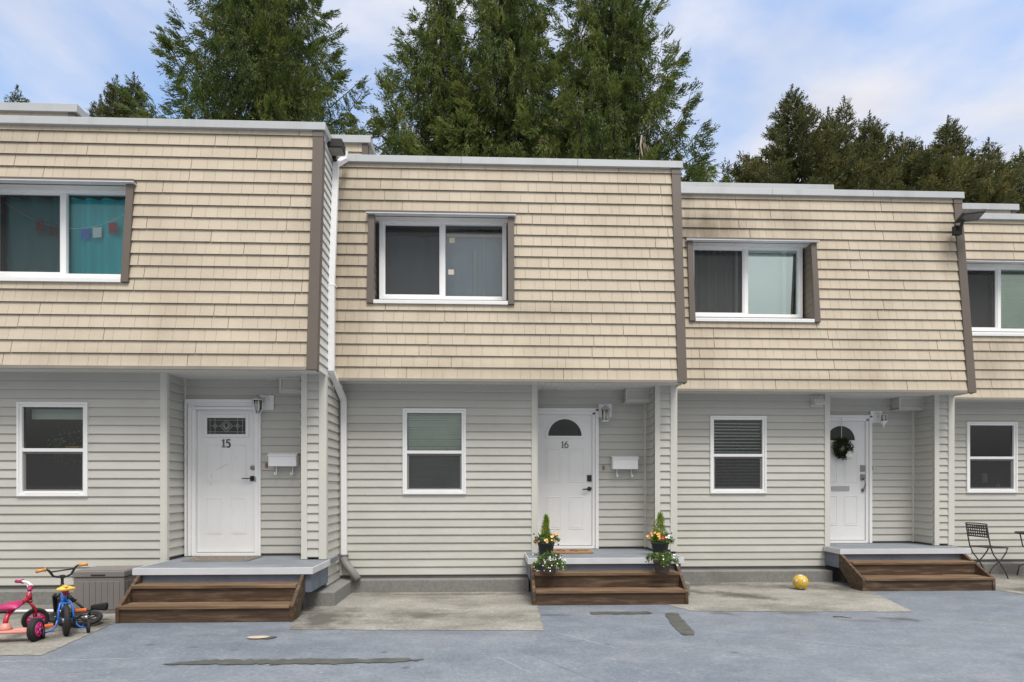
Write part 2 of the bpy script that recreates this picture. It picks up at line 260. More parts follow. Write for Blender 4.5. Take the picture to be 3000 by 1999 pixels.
# ------------------------------------------------------------------ mesh builder
class MB:
    def __init__(s): s.v = []; s.f = []; s.t = []; s.sm = []
    def quad(s, pts, tint=0.5, smooth=False):
        n = len(s.v); s.v += [tuple(p) for p in pts]; s.f.append(tuple(range(n, n + len(pts)))); s.t.append(tint); s.sm.append(smooth)
    def add(s, vs, fs, tint=0.5, smooth=False, T=None):
        n = len(s.v); s.v += [tuple(T @ Vector(p)) if T else tuple(p) for p in vs]
        for f in fs: s.f.append(tuple(i + n for i in f)); s.t.append(tint); s.sm.append(smooth)
    def box(s, x0, x1, y0, y1, z0, z1, tint=0.5, T=None):
        v = [(x, y, z) for z in (z0, z1) for y in (y0, y1) for x in (x0, x1)]
        s.add(v, [(0, 2, 3, 1), (4, 5, 7, 6), (0, 1, 5, 4), (2, 6, 7, 3), (0, 4, 6, 2), (1, 3, 7, 5)], tint, False, T)
    def prism(s, poly, a, b, axis='x', tint=0.5, T=None):
        """poly of 2-D points extruded from a to b along axis; poly axes are the remaining two in order"""
        def P(p, q):
            return {'x': (q, p[0], p[1]), 'y': (p[0], q, p[1]), 'z': (p[0], p[1], q)}[axis]
        n = len(poly); v = [P(p, a) for p in poly] + [P(p, b) for p in poly]
        f = [tuple(range(n - 1, -1, -1)), tuple(range(n, 2 * n))] + [(i, (i + 1) % n, n + (i + 1) % n, n + i) for i in range(n)]
        s.add(v, f, tint, False, T)
    def tube(s, pts, r, seg=8, tint=0.5, cap=True, closed=False):
        pts = [Vector(p) for p in pts]; n = len(pts); rs = r if isinstance(r, (list, tuple)) else [r] * n
        vs = []; up = None
        for i in range(n):
            if closed: d = pts[(i + 1) % n] - pts[i - 1]
            else: d = pts[min(i + 1, n - 1)] - pts[max(i - 1, 0)]
            d.normalize()
            if up is None: up = Vector((0, 0, 1)) if abs(d.z) < 0.9 else Vector((1, 0, 0))
            a = d.cross(up)
            if a.length < 1e-5: a = d.orthogonal()
            a.normalize(); bb = a.cross(d).normalized(); up = bb
            for k in range(seg):
                an = 2 * math.pi * k / seg; vs.append(pts[i] + (a * math.cos(an) + bb * math.sin(an)) * rs[i])
        fs = []; m = n if closed else n - 1
        for i in range(m):
            for k in range(seg):
                j = (i + 1) % n; fs.append((i * seg + k, i * seg + (k + 1) % seg, j * seg + (k + 1) % seg, j * seg + k))
        if cap and not closed: fs += [tuple(range(seg - 1, -1, -1)), tuple(range((n - 1) * seg, n * seg))]
        s.add(vs, fs, tint, True)
    def lathe(s, prof, c=(0, 0, 0), seg=24, T=None, tint=0.5):
        vs = []
        for (r, z) in prof:
            for k in range(seg):
                a = 2 * math.pi * k / seg; vs.append((c[0] + r * math.cos(a), c[1] + r * math.sin(a), c[2] + z))
        fs = [(i * seg + k, i * seg + (k + 1) % seg, (i + 1) * seg + (k + 1) % seg, (i + 1) * seg + k) for i in range(len(prof) - 1) for k in range(seg)]
        if prof[0][0] > 1e-4: fs.append(tuple(range(seg - 1, -1, -1)))
        if prof[-1][0] > 1e-4: fs.append(tuple(range((len(prof) - 1) * seg, len(prof) * seg)))
        s.add(vs, fs, tint, True, T)
    def ring(s, c, ax, R, r, seg=32, sec=10):
        c = Vector(c); ax = Vector(ax).normalized(); a = ax.orthogonal().normalized(); b = ax.cross(a)
        s.tube([c + (a * math.cos(t) + b * math.sin(t)) * R for t in [2 * math.pi * k / seg for k in range(seg)]], r, sec, closed=True)
    def disc(s, c, ax, R, h, seg=24):
        T = Matrix.Translation(Vector(c)) @ Vector(ax).to_track_quat('Z', 'Y').to_matrix().to_4x4()
        s.lathe([(R, -h / 2), (R, h / 2)], seg=seg, T=T)
    def ball(s, c, rx, ry=None, rz=None, seg=16, T=None):
        ry = ry or rx; rz = rz or rx; vs = []; n = seg // 2
        for i in range(n + 1):
            th = math.pi * i / n
            for k in range(seg):
                a = 2 * math.pi * k / seg
                vs.append((c[0] + rx * math.sin(th) * math.cos(a), c[1] + ry * math.sin(th) * math.sin(a), c[2] - rz * math.cos(th)))
        s.add(vs, [(i * seg + k, i * seg + (k + 1) % seg, (i + 1) * seg + (k + 1) % seg, (i + 1) * seg + k) for i in range(n) for k in range(seg)], 0.5, True, T)
    def ribbon(s, pts, w, y0, y1, ws=None):
        """flat stroke in the x-z plane with thickness y0..y1"""
        n = len(pts)
        for i in range(n - 1):
            (x0, z0), (x1, z1) = pts[i], pts[i + 1]; dx, dz = x1 - x0, z1 - z0; L = math.hypot(dx, dz) or 1
            a, b = (ws[i], ws[i + 1]) if ws else (w, w); nx, nz = -dz / L / 2, dx / L / 2
            e = 0.1 * a
            ex, ez = dx / L * e, dz / L * e
            s.prism([(x0 - ex + nx * a, z0 - ez + nz * a), (x0 - ex - nx * a, z0 - ez - nz * a), (x1 + ex - nx * b, z1 + ez - nz * b), (x1 + ex + nx * b, z1 + ez + nz * b)], y0, y1 + i * 1e-5, 'y')
    def build(s, name, material, parent=None, bevel=0.0, loc=None):
        me = bpy.data.meshes.new(name); me.from_pydata(s.v, [], s.f)
        at = me.attributes.new('tint', 'FLOAT', 'FACE'); at.data.foreach_set('value', np.array(s.t, dtype=np.float32))
        me.polygons.foreach_set('use_smooth', s.sm); me.update()
        me.materials.append(M[material] if isinstance(material, str) else material)
        o = bpy.data.objects.new(name, me); C.objects.link(o)
        if parent: o.parent = parent
        if loc: o.location = loc
        if bevel:
            b = o.modifiers.new('bevel', 'BEVEL'); b.width = bevel; b.segments = 2; b.limit_method = 'ANGLE'; b.angle_limit = R_(40)
        return o
def tag(o, label=None, cat=None, group=None, kind=None):
    if label: o['label'] = label
    if cat: o['category'] = cat
    if group: o['group'] = group
    if kind: o['kind'] = kind
    return o
def thing(name, label, cat, loc=(0, 0, 0), rz=0.0, group=None):
    o = bpy.data.objects.new(name, None); C.objects.link(o); o.empty_display_size = 0.2
    o.location = loc; o.rotation_euler = (0, 0, rz); return tag(o, label, cat, group)
rng = random.Random(7)

# ------------------------------------------------------------------ cladding
SE = 0.1138
def siding(mb, T, s0, s1, z0, z1, openings=(), lap=0.019):
    """lapped boards; T(s, depth, z) -> xyz; s0/s1 may be functions of z"""
    f0 = s0 if callable(s0) else (lambda z: s0); f1 = s1 if callable(s1) else (lambda z: s1)
    n = int(math.ceil((z1 - z0) / SE))
    for i in range(n):
        a = z0 + i * SE; b = min(a + SE, z1); t = rng.random()
        cuts = sorted({a, b} | {q for o in openings for q in (o[2], o[3]) if a + 1e-4 < q < b - 1e-4})
        for lo, hi in zip(cuts[:-1], cuts[1:]):
            mid = (lo + hi) / 2; iv = [(None, None)]
            segs = [(f0(lo), f1(lo), f0(hi), f1(hi))]
            for o in openings:
                if o[2] < mid < o[3]:
                    ns = []
                    for (p, q, pp, qq) in segs:
                        if o[1] <= p or o[0] >= q: ns.append((p, q, pp, qq)); continue
                        if o[0] > p: ns.append((p, o[0], pp, o[0]))
                        if o[1] < q: ns.append((o[1], q, o[1], qq))
                    segs = ns
            dlo = lap - (lap - 0.002) * (lo - a) / SE; dhi = lap - (lap - 0.002) * (hi - a) / SE
            for (p, q, pp, qq) in segs:
                k = min(hi, lo + 0.009)
                if lo == a and hi - lo > 0.02:
                    dk = dlo + 0.0005
                    g = (k - lo) / (hi - lo); pk, qk = p + (pp - p) * g, q + (qq - q) * g
                    mb.quad([T(p, dlo - 0.004, lo), T(q, dlo - 0.004, lo), T(qk, dk, k), T(pk, dk, k)], t)
                    mb.quad([T(pk, dk, k), T(qk, dk, k), T(qq, dhi, hi), T(pp, dhi, hi)], t)
                    # hollow lap: thin lip, open behind, closed 30 mm higher up
                    mb.quad([T(p, dlo - 0.009, lo), T(q, dlo - 0.009, lo), T(q, dlo - 0.004, lo), T(p, dlo - 0.004, lo)], t)
                    if hi - lo > 0.035:
                        u = lo + 0.03; du = lap - (lap - 0.002) * (u - a) / SE - 0.002; gu = 0.03 / (hi - lo); pu, qu = p + (pp - p) * gu, q + (qq - q) * gu
                        mb.quad([T(p, 0.001, lo - .002), T(q, 0.001, lo - .002), T(qu, -0.001, u), T(pu, -0.001, u)], t)
                        mb.quad([T(pu, -0.001, u), T(qu, -0.001, u), T(qu, du, u), T(pu, du, u)], t)
                    else: mb.quad([T(p, 0.0, lo), T(q, 0.0, lo), T(q, dlo - 0.009, lo), T(p, dlo - 0.009, lo)], t)
                else:
                    mb.quad([T(p, dlo, lo), T(q, dlo, lo), T(qq, dhi, hi), T(pp, dhi, hi)], t)
            
EXP = 0.1585
def shingles(mb, T, x0, x1, L, openings=(), seed=1, exp=EXP, start=0.0):
    r = random.Random(seed); n = int(math.ceil(L / exp))
    for i in range(n):
        a = start + i * exp; b = min(a + exp, L)
        if b - a < 0.02: continue
        xs = x0 - r.random() * 2.2; x = xs; row = []; cnt = 0; per = r.choice((11, 12, 13, 14)); off = r.uniform(-.001, .001); tp = r.random() * 0.35
        while x < x1:
            w = r.choice((0.115, 0.135, 0.15, 0.165, 0.18, 0.20, 0.21)) + r.uniform(-.008, .008)
            cnt += 1; last = cnt % per == 0
            row.append((x, x + w, off, 0.008 if last else 0.0028, tp + 0.65 * r.random()))
            if last: off = r.uniform(-.002, .002); tp = r.random() * 0.35
            x += w
        for (p, q, of, gap, t) in row:
            p = max(p, x0); q = min(q - gap, x1)
            if q - p < 0.004: continue
            za = a + of
            pieces = [(p, q, za, b)]
            for o in openings:
                nx = []
                for (c, d, e, f) in pieces:
                    if o[1] <= c or o[0] >= d or o[3] <= e or o[2] >= f: nx.append((c, d, e, f)); continue
                    if o[0] > c: nx.append((c, o[0], e, f))
                    if o[1] < d: nx.append((o[1], d, e, f))
                    cc, dd = max(c, o[0]), min(d, o[1])
                    if o[2] > e: nx.append((cc, dd, e, o[2]))
                    if o[3] < f: nx.append((cc, dd, o[3], f))
                pieces = nx
            for (c, d, e, f) in pieces:
                dp = lambda z: 0.026 - 0.021 * (z - a) / exp
                de, df = dp(e), dp(f)
                mb.quad([T(c, de, e), T(d, de, e), T(d, df, f), T(c, df, f)], t)
                if e < a + 0.01:
                    g2 = min(e + 0.05, f); dg = dp(g2) - 0.007     # thin shingle, hollow behind its lower edge
                    mb.quad([T(c, de - 0.007, e), T(d, de - 0.007, e), T(d, de, e), T(c, de, e)], t)
                    mb.quad([T(c, de - 0.007, e), T(c, dg, g2), T(d, dg, g2), T(d, de - 0.007, e)], t)
                mb.quad([T(c, 0, e), T(c, de, e), T(c, df, f), T(c, 0, f)], 0.1)
                mb.quad([T(d, 0, e), T(d, 0, f), T(d, df, f), T(d, de, e)], 0.1)

def obox(mb, T, s0, s1, d0, d1, z0, z1):
    """box in a (s, depth, z) frame"""
    v = [T(s, d, z) for z in (z0, z1) for d in (d0, d1) for s in (s0, s1)]
    mb.add(v, [(0, 2, 3, 1), (4, 5, 7, 6), (0, 1, 5, 4), (2, 6, 7, 3), (0, 4, 6, 2), (1, 3, 7, 5)])

Z_SOF, Z_BOT, Z_TOP = 2.955, 2.925, 6.025
Y_BOT, Y_TOP = -0.42, -0.13
ML = math.hypot(Y_TOP - Y_BOT, Z_TOP - Z_BOT)
MU = ((Y_TOP - Y_BOT) / ML, (Z_TOP - Z_BOT) / ML)         # slope direction (y, z)
def TM(s, d, z): return (s, Y_BOT + MU[0] * z - MU[1] * d, Z_BOT + MU[1] * z + MU[0] * d)
def ym(z): return Y_BOT + (Y_TOP - Y_BOT) * (z - Z_BOT) / (Z_TOP - Z_BOT)
def zl(z): return (z - Z_BOT) / MU[1]                      # world z -> length along the slope
def TF(y): return lambda s, d, z: (s, y - d, z)            # wall facing the camera
def TR(x): return lambda s, d, z: (x + d, s, z)            # wall facing +x, s = y
def TL(x): return lambda s, d, z: (x - d, s, z)            # wall facing -x, s = y

def arc(cx, cz, r, a0, a1, n=14, rz=None):
    rz = rz or r
    return [(cx + r * math.cos(R_(a0 + (a1 - a0) * i / n)), cz + rz * math.sin(R_(a0 + (a1 - a0) * i / n))) for i in range(n + 1)]
def digit(mb, ch, x, z, h, w, y, heavy):
    k = heavy
    P = lambda pts: [(x + p * w, z + q * h) for p, q in pts]
    y0, y1 = y - 0.006, y
    if ch == '1':
        mb.ribbon(P([(.52, 0.02), (.52, 1.0)]), k, y0, y1); mb.ribbon(P([(.12, .78), (.5, .97)]), k * .55, y0 - .0004, y1)
        mb.ribbon(P([(.12, .03), (.92, .03)]), k * .5, y0 - .0006, y1)
    elif ch == '5':
        mb.ribbon(P([(.15, .95), (.9, .95)]), k * .8, y0, y1); mb.ribbon(P([(.2, .97), (.17, .52)]), k * .7, y0 - .0004, y1)
        pts = P(arc(.45, .31, .42, 140, -150, 16, .31)); mb.ribbon(pts, k, y0 - .0008, y1, [k * (.55 + .45 * math.sin(math.pi * i / 16)) for i in range(17)])
    elif ch == '6':
        mb.ribbon(P(arc(.5, .31, .38, 0, 360, 20, .30)), k * .8, y0, y1)
        mb.ribbon(P([(.12, .33), (.15, .55), (.28, .78), (.5, .93), (.8, .98)]), k, y0 - .0005, y1, [k, k, k * .8, k * .6, k * .4])

def frame_rect(mb, x0, x1, z0, z1, w, y0, y1, wb=None, wt=None):
    wb = wb or w; wt = wt or w
    mb.box(x0, x0 + w, y0, y1, z0, z1); mb.box(x1 - w, x1, y0, y1, z0, z1)
    mb.box(x0 + w, x1 - w, y0, y1, z0, z0 + wb); mb.box(x0 + w, x1 - w, y0, y1, z1 - wt, z1)

def slats(x0, x1, z0, z1, y, pitch, w, tilt, wob=0.0):
    mb = MB(); z = z0; r = random.Random(3)
    while z < z1:
        c, s_ = math.cos(tilt) * w / 2, math.sin(tilt) * w / 2; j = r.uniform(-wob, wob); j2 = r.uniform(-wob, wob)
        mb.quad([(x0, y - c, z - s_ + j), (x1, y - c, z - s_ + j2), (x1, y + c, z + s_ + j2), (x0, y + c, z + s_ + j)], r.random()); z += pitch
    return mb
def drape(x0, x1, z0, z1, y, waves, amp, seed=1):
    mb = MB(); n = 80; r = random.Random(seed); ph = r.random() * 6
    ys = [y + amp * math.sin(waves * 6.28 * i / n + ph + 1.3 * math.sin(i * .11 + ph)) for i in range(n + 1)]
    for i in range(n):
        xa, xb = x0 + (x1 - x0) * i / n, x0 + (x1 - x0) * (i + 1) / n
        mb.quad([(xa, ys[i], z0), (xb, ys[i + 1], z0), (xb, ys[i + 1], z1), (xa, ys[i], z1)], .5, True)
    return mb
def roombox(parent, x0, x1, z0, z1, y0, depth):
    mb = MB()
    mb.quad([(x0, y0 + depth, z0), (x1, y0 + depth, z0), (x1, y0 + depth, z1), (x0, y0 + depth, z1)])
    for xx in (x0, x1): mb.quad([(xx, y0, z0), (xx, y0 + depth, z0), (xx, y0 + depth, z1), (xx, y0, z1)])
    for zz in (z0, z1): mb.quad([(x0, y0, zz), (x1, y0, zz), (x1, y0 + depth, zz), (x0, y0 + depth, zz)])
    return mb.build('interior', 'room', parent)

def low_window(h, x0, x1, z0, z1, kind):
    """single-hung vinyl window: upper sash fixed, lower sash with a screen"""
    mb = MB(); frame_rect(mb, x0, x1, z0, z1, .028, -.034, .01)
    frame_rect(mb, x0 + .028, x1 - .028, z0 + .028, z1 - .028, .034, -.022, .012)
    zr = z0 + (z1 - z0) * .492
    win = mb.build('window', 'white', h, .004)
    mb = MB(); mb.box(x0 + .062, x1 - .062, -.018, .02, zr - .022, zr + .022)
    frame_rect(mb, x0 + .062, x1 - .062, z0 + .062, zr - .022, .026, .004, .022)
    mb.box(x0 + .10, x1 - .10, -.026, -.02, z0 + .036, z0 + .044)
    for xx in (x0 + .12, x1 - .15): mb.box(xx, xx + .03, -.03, -.02, z0 + .036, z0 + .046)
    mb.build('sash', 'white', win, .003)
    mb = MB(); mb.quad([(x0 + .06, .012, z0 + .06), (x1 - .06, .012, z0 + .06), (x1 - .06, .012, z1 - .06), (x0 + .06, .012, z1 - .06)])
    mb.build('pane', 'glass', win)
    mb = MB(); mb.quad([(x0 + .06, .002, z0 + .07), (x1 - .06, .002, z0 + .07), (x1 - .06, .002, zr - .02), (x0 + .06, .002, zr - .02)])
    mb.build('insect_screen', 'screen', win)
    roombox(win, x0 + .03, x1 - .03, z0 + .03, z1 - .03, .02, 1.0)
    if kind == 'green': slats(x0 + .06, x1 - .06, z0 + .06, z1 - .06, .07, .034, .037, R_(66), .002).build('blind', 'blind_green', win)
    elif kind == 'slat': slats(x0 + .05, x1 - .05, z0 + .06, z1 - .06, .06, .05, .040, R_(34), .0035).build('blind', 'blind_white', win)
    elif kind == 'plants':
        mb = MB(); r = random.Random(5)
        for i in range(420):
            c = Vector((x0 + .1 + r.random() * .68, .35 + r.random() * .2, z0 + .42 + abs(r.gauss(0, .2)))); s_ = .017
            d = Vector((r.gauss(0, 1), r.gauss(0, 1), r.gauss(0, 1))).normalized() * s_; e = d.orthogonal().normalized() * s_
            mb.quad([c - d, c - e, c + d, c + e], r.random())
        mb.build('foliage', 'cypress', win)
        mb = MB(); mb.lathe([(.04, 0), (.14, .0), (.16, .03), (.0, .035)], (x0 + .46, .45, z0 + .63)); mb.build('table_bowl', 'yellow', win)
        mb = MB(); mb.box(x0 + .05, x1 - .05, .16, .2, z1 - .2, z1 - .07); mb.build('roller_blind', 'blind_green', win)
    elif kind == 'bottles':
        mb = MB(); mb.box(x0 + .52, x0 + .6, .25, .3, z0 + .18, z0 + .34); mb.lathe([(.03, 0), (.03, .07), (.01, .1), (.01, .14)], (x0 + .75, .2, z0 + .07)); mb.build('jar', 'blind_white', win)
        slats(x0 + .05, x1 - .05, z0 + .7, z1 - .06, .09, .075, .03, R_(10), .003).build('blind', 'room', win)
    return win

def up_window(h, x0, x1, kind):
    """slider in a dormer recess of the sloping front; x0..x1 is the outer width of the side boards"""
    zb, zt = 3.99, 5.26
    mb = MB(); obox(mb, TM, x0 - .02, x1 + .02, -.03, .085, zl(zt), zl(zt) + .035); dor = mb.build('dormer_header', 'brown', h, .004)
    for a in (x0, x1 - .088):
        mb = MB(); obox(mb, TM, a, a + .088, -.02, .052, zl(zb), zl(zt)); mb.build('side_board', 'brown', dor, .004)
    mb = MB(); obox(mb, TM, x0 - .024, x1 + .024, .02, .092, zl(zt) - .0145, zl(zt) - .001); mb.build('drip_edge', 'silver', dor)
    xi0, xi1 = x0 + .05, x1 - .05; yw = 0.0
    for xx, sg in ((xi0, 1), (xi1, -1)):
        T = TR(xx) if sg > 0 else TL(xx)
        mb = MB(); siding(mb, T, lambda z: ym(z) + .004, yw + .06, zb - .02, zt, lap=.010); mb.build('cheek', 'shinglecheek', dor)
    mb = MB(); n = 13                                     # soffit of the recess, in grooved panels
    for i in range(n):
        a, b = xi0 + (xi1 - xi0) * i / n, xi0 + (xi1 - xi0) * (i + 1) / n
        mb.box(a + .004, b - .004, ym(zt) - .02, yw + .05, zt + .0, zt + .012); mb.box(a - .004, a + .004, ym(zt) - .02, yw + .05, zt + .006, zt + .014)
    mb.build('recess_soffit', 'soffit', dor)
    mb = MB()                                              # sloping sill
    mb.prism([(ym(zb) - .045, zb - .0), (ym(zb) - .045, zb + .05), (yw + .02, zb + .165), (yw + .02, zb + .1)], x0 + .09, x1 - .09, 'x')
    mb.build('sill', 'white', dor, .004)
    wx0, wx1, wz0, wz1 = x0 + .11, x1 - .10, zb + .165, zt + .02
    mb = MB(); frame_rect(mb, wx0, wx1, wz0, wz1, .06, yw - .03, yw + .05, .05, .045); xm = (wx0 + wx1) / 2
    mb.box(xm - .032, xm + .032, yw - .026, yw + .04, wz0 + .05, wz1 - .045)
    win = mb.build('window', 'white', h, .004)
    mb = MB(); frame_rect(mb, wx0 + .06, xm - .032, wz0 + .05, wz1 - .045, .022, yw - .012, yw + .03); mb.build('sash', 'white', win, .003)
    for (pa, pb, g_) in ((wx0 + .05, xm, {'teal': 'glass_clear'}.get(kind, 'glass')), (xm, wx1 - .05, {'grey': 'glass_bright', 'green': 'glass_mid', 'teal': 'glass_clear'}.get(kind, 'glass'))):
        mb = MB(); mb.quad([(pa, yw + .02, wz0 + .04), (pb, yw + .02, wz0 + .04), (pb, yw + .02, wz1 - .04), (pa, yw + .02, wz1 - .04)]); mb.build('pane', g_, win)
    mb = MB(); mb.quad([(wx0 + .06, yw + .004, wz0 + .05), (xm - .03, yw + .004, wz0 + .05), (xm - .03, yw + .004, wz1 - .045), (wx0 + .06, yw + .004, wz1 - .045)]); mb.build('insect_screen', 'screen', win)
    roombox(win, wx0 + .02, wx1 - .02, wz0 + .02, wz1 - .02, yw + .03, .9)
    a, b, z0, z1 = wx0 + .06, wx1 - .06, wz0 + .04, wz1 - .04
    if kind == 'teal':
        drape(a, b, z0, z1, yw + .14, 7, .03, 4).build('curtain', 'curtain_teal', win)
        for i, (px, mt) in enumerate(((-.42, 'red'), (-.26, 'numeral'), (-.12, 'yellow'), (.15, 'blue_paint'), (.3, 'white'), (.5, 'red'))):
            mb = MB(); zz = z1 - .38 + .45 * (px - .05) ** 2 - .05; q = xm + px
            mb.quad([(q, yw + .075, zz - .13), (q + .11, yw + .075, zz - .12), (q + .11, yw + .075, zz + .01), (q, yw + .075, zz)]); mb.build('flag', mt, win)
        mb = MB(); mb.tube([(xm + t, yw + .07, z1 - .38 + .45 * (t - .05) ** 2 - .04) for t in [-.8 + .1 * i for i in range(17)]], .004, 5); mb.build('flag_string', 'white', win)
    elif kind == 'slate':
        drape(a, b, z0, z1 - .10, yw + .2, 3, .02, 9).build('curtain', 'reflection_curtain_blue', win)
        mb = MB(); mb.box(xm + .04, b, yw + .13, yw + .15, z1 - .12, z1 - .09); mb.box(xm + .43, xm + .47, yw + .15, yw + .16, z0, z1 - .3); mb.box(xm + .57, xm + .59, yw + .15, yw + .16, z0, z1 - .12); mb.build('blind_rail', 'curtain_grey', win)
        for (q, zz) in ((xm + .085, z1 - .26), (xm + .07, z0 + .33)):
            mb = MB(); mb.box(q, q + .082, yw + .012, yw + .016, zz, zz + .075); mb.build('sticker', 'cream', win)
    elif kind == 'grey':
        drape(a, xm - .15, z0, z1, yw + .13, 7, .045, 2).build('curtain', 'curtain_grey', win)
        mb = MB(); mb.box(xm - .15, xm - .11, yw + .03, yw + .06, z0, z1); mb.box(b - .235, b - .175, yw + .03, yw + .06, z0, z1); mb.build('sliding_stile', 'white', win)
        mb = MB(); mb.quad([(xm, yw + .12, z0), (b - .13, yw + .12, z0), (b - .13, yw + .12, z1 - .03), (xm, yw + .12, z1 - .03)]); mb.build('blind', 'reflection_blind_aqua', win)  # pale sheet with the sky reflection painted into its colour
    elif kind == 'green':
        mb = slats(xm, b, z0, z1 - .03, yw + .12, .03, .034, R_(72), .002); mb.build('blind', 'blind_green', win)
        mb = MB(); mb.quad([(a, yw + .2, z0), (xm, yw + .2, z0), (xm, yw + .2, z1), (a, yw + .2, z1)]); mb.build('curtain', 'drain', win)
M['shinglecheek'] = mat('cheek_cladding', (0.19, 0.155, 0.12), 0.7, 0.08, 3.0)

# ------------------------------------------------------------------ the townhouses
RX = [-2.144, 2.685, 7.39, 12.12]; YF = [7.85, 8.58, 9.30, 10.0]; STEP = 0.73
X_W = -2.02           # recess: X_W..-0.30
REC = 0.45
Z_P = 0.54
HG = 'row of stepped townhouses'
def house(i, label, wid, lowkind, upkind, door):
    h = thing('townhouse', label, 'house', (RX[i], YF[i], 0), 0, HG)
    xw0, xw1, wz0, wz1 = -3.93, -3.03, 1.375, 2.60
    if i == 0: xw0, xw1, wz0, wz1 = -3.875, -2.995, 1.362, 2.565
    xw0 = xw0; x0 = -wid
    # ground-floor siding
    mb = MB(); WO = [(xw0 + .01, xw1 - .01, wz0 + .01, wz1 - .01)]
    wallend = X_W - .045 if door else 0
    siding(mb, TF(0), x0, wallend, .225, Z_SOF, WO)
    if door:
        siding(mb, TF(REC), X_W, -.30, Z_P + .03, Z_SOF, [(door['fx0'], door['fx1'], 0, door['fz1'])])
        siding(mb, TL(-.30), .0, REC, Z_P + .03, Z_SOF); siding(mb, TR(X_W), .0, REC, Z_P + .03, Z_SOF)
        siding(mb, TF(0), -.235, -.065, Z_P + .03, Z_SOF)
    siding(mb, TR(0), 0.0, STEP + .6, .225 if i else .19, Z_SOF)
    mb.build('ground_floor_wall', 'siding', h)
    # corner boards
    def cb(*bx):
        mb = MB()
        for q in bx: mb.box(*q)
        mb.build('corner_board', 'corner', h, .003)
    if door:
        cb((X_W - .07, X_W + .003, -.026, .03, Z_P - .02, Z_SOF), (X_W + .003, X_W + .018, -.023, .04, Z_P - .02, Z_SOF))
        cb((-.302, -.225, -.026, .03, Z_P + .005, Z_SOF)); cb((-.075, .024, -.026, .05, Z_P + .005, Z_SOF))
        cb((-.34, -.302, REC - .03, REC + .02, Z_P + .02, Z_SOF)); cb((X_W, X_W + .035, REC - .03, REC + .02, Z_P + .02, Z_SOF))
    if i == 0: cb((-.02, .027, .0, .05, .2, Z_P))
    cb((x0, x0 + .045, -.026, .02, .225, Z_SOF))
    # sloped upper wall
    ux0, ux1 = (-4.37, -2.35)
    if i == 0: ux0, ux1 = -4.31, -2.29
    mb = MB(); obox(mb, TM, x0, -.02, -.03, .0, 0.0, ML)
    op = [(ux0 + .04, ux1 - .04, zl(4.02), zl(5.27))]
    mb2 = MB()
    for (a, b, c, d) in ((x0, ux0 + .05, 0, ML), (ux1 - .05, -.01, 0, ML), (ux0 + .05, ux1 - .05, 0, op[0][2]), (ux0 + .05, ux1 - .05, op[0][3] + .02, ML)):
        obox(mb2, TM, a, b, -.03, .0, c, d)
    shingles(mb2, TM, x0, -.09, ML, op, seed=11 + i, start=0.028)
    mb2.build('sloped_upper_wall', 'shingle', h)
    mb = MB()
    siding(mb, TR(0), lambda z: ym(z) + .03, STEP + .75, Z_BOT, Z_TOP); mb.build('side_wall', 'sidewall', h)
    mb = MB(); obox(mb, TM, -.105, .024, -.0, .04, -.01, ML - .1); obox(mb, TM, .0, .024, -.07, .0, -.01, ML - .1)
    obox(mb, TM, -.11, .028, .0, .045, ML - .1, ML)
    mb.build('corner_trim', 'brown', h, .004)
    mb = MB(); mb.box(x0, -.02, Y_BOT - .026, Y_BOT + .0, Z_BOT - .012, Z_BOT + .03); mb.build('fascia', 'fascia', h, .003)
    mb = MB(); n = int(wid / .1)                          # grooved soffit panels
    for k in range(n):
        a = x0 + wid * k / n; b = x0 + wid * (k + 1) / n
        mb.box(a + .002, b - .002, Y_BOT, REC + .02, Z_SOF - .008, Z_SOF + .01)
    mb.box(x0, 0, Y_BOT + .002, REC + .02, Z_SOF, Z_SOF + .02)
    mb.build('soffit', 'soffit', h)
    # parapet coping, roof, rear block
    mb = MB(); xc = 0.0
    segs = [x0, x0 + wid * .36, x0 + wid * .7, .055]
    for a, b in zip(segs[:-1], segs[1:]):
        mb.prism([(Y_TOP - .065, Z_TOP - .012), (Y_TOP - .055, Z_TOP + .09), (Y_TOP + .2, Z_TOP + .08), (Y_TOP + .2, Z_TOP - .012)], a + .0015, b - .0015, 'x')
    mb.box(-.16, .055, Y_TOP + .2, 3.2, Z_TOP - .012, Z_TOP + .08)
    mb.build('parapet_coping', 'coping', h, .004)
    mb = MB(); mb.box(x0, -.02, Y_TOP + .03, 9, Z_TOP - .12, Z_TOP - .02); mb.build('flat_roof', 'roof', h)
    rear_block(h, x0, 'rear_block')
    low_window(h, xw0, xw1, wz0, wz1, lowkind); up_window(h, ux0, ux1, upkind)
    if door:
        mb = MB(); mb.box(X_W - .02, -.28, REC + .006, REC + .06, Z_P - .01, Z_P + .05); mb.box(-.294, -.24, .03, REC + .006, Z_P - .01, Z_P + .05); mb.box(X_W - .06, X_W - .006, .03, REC + .006, Z_P - .01, Z_P + .05)
        mb.build('dark_gap_strip', 'dark_base', h)  # dark strip standing in for the shaded gap below the recess siding
    # foundation strip under the siding
    mb = MB(); mb.box(x0, (X_W - .05) if door else -.003, .0, .05, .14, .224); mb.build('foundation_strip', 'dark_base', h)
    return h
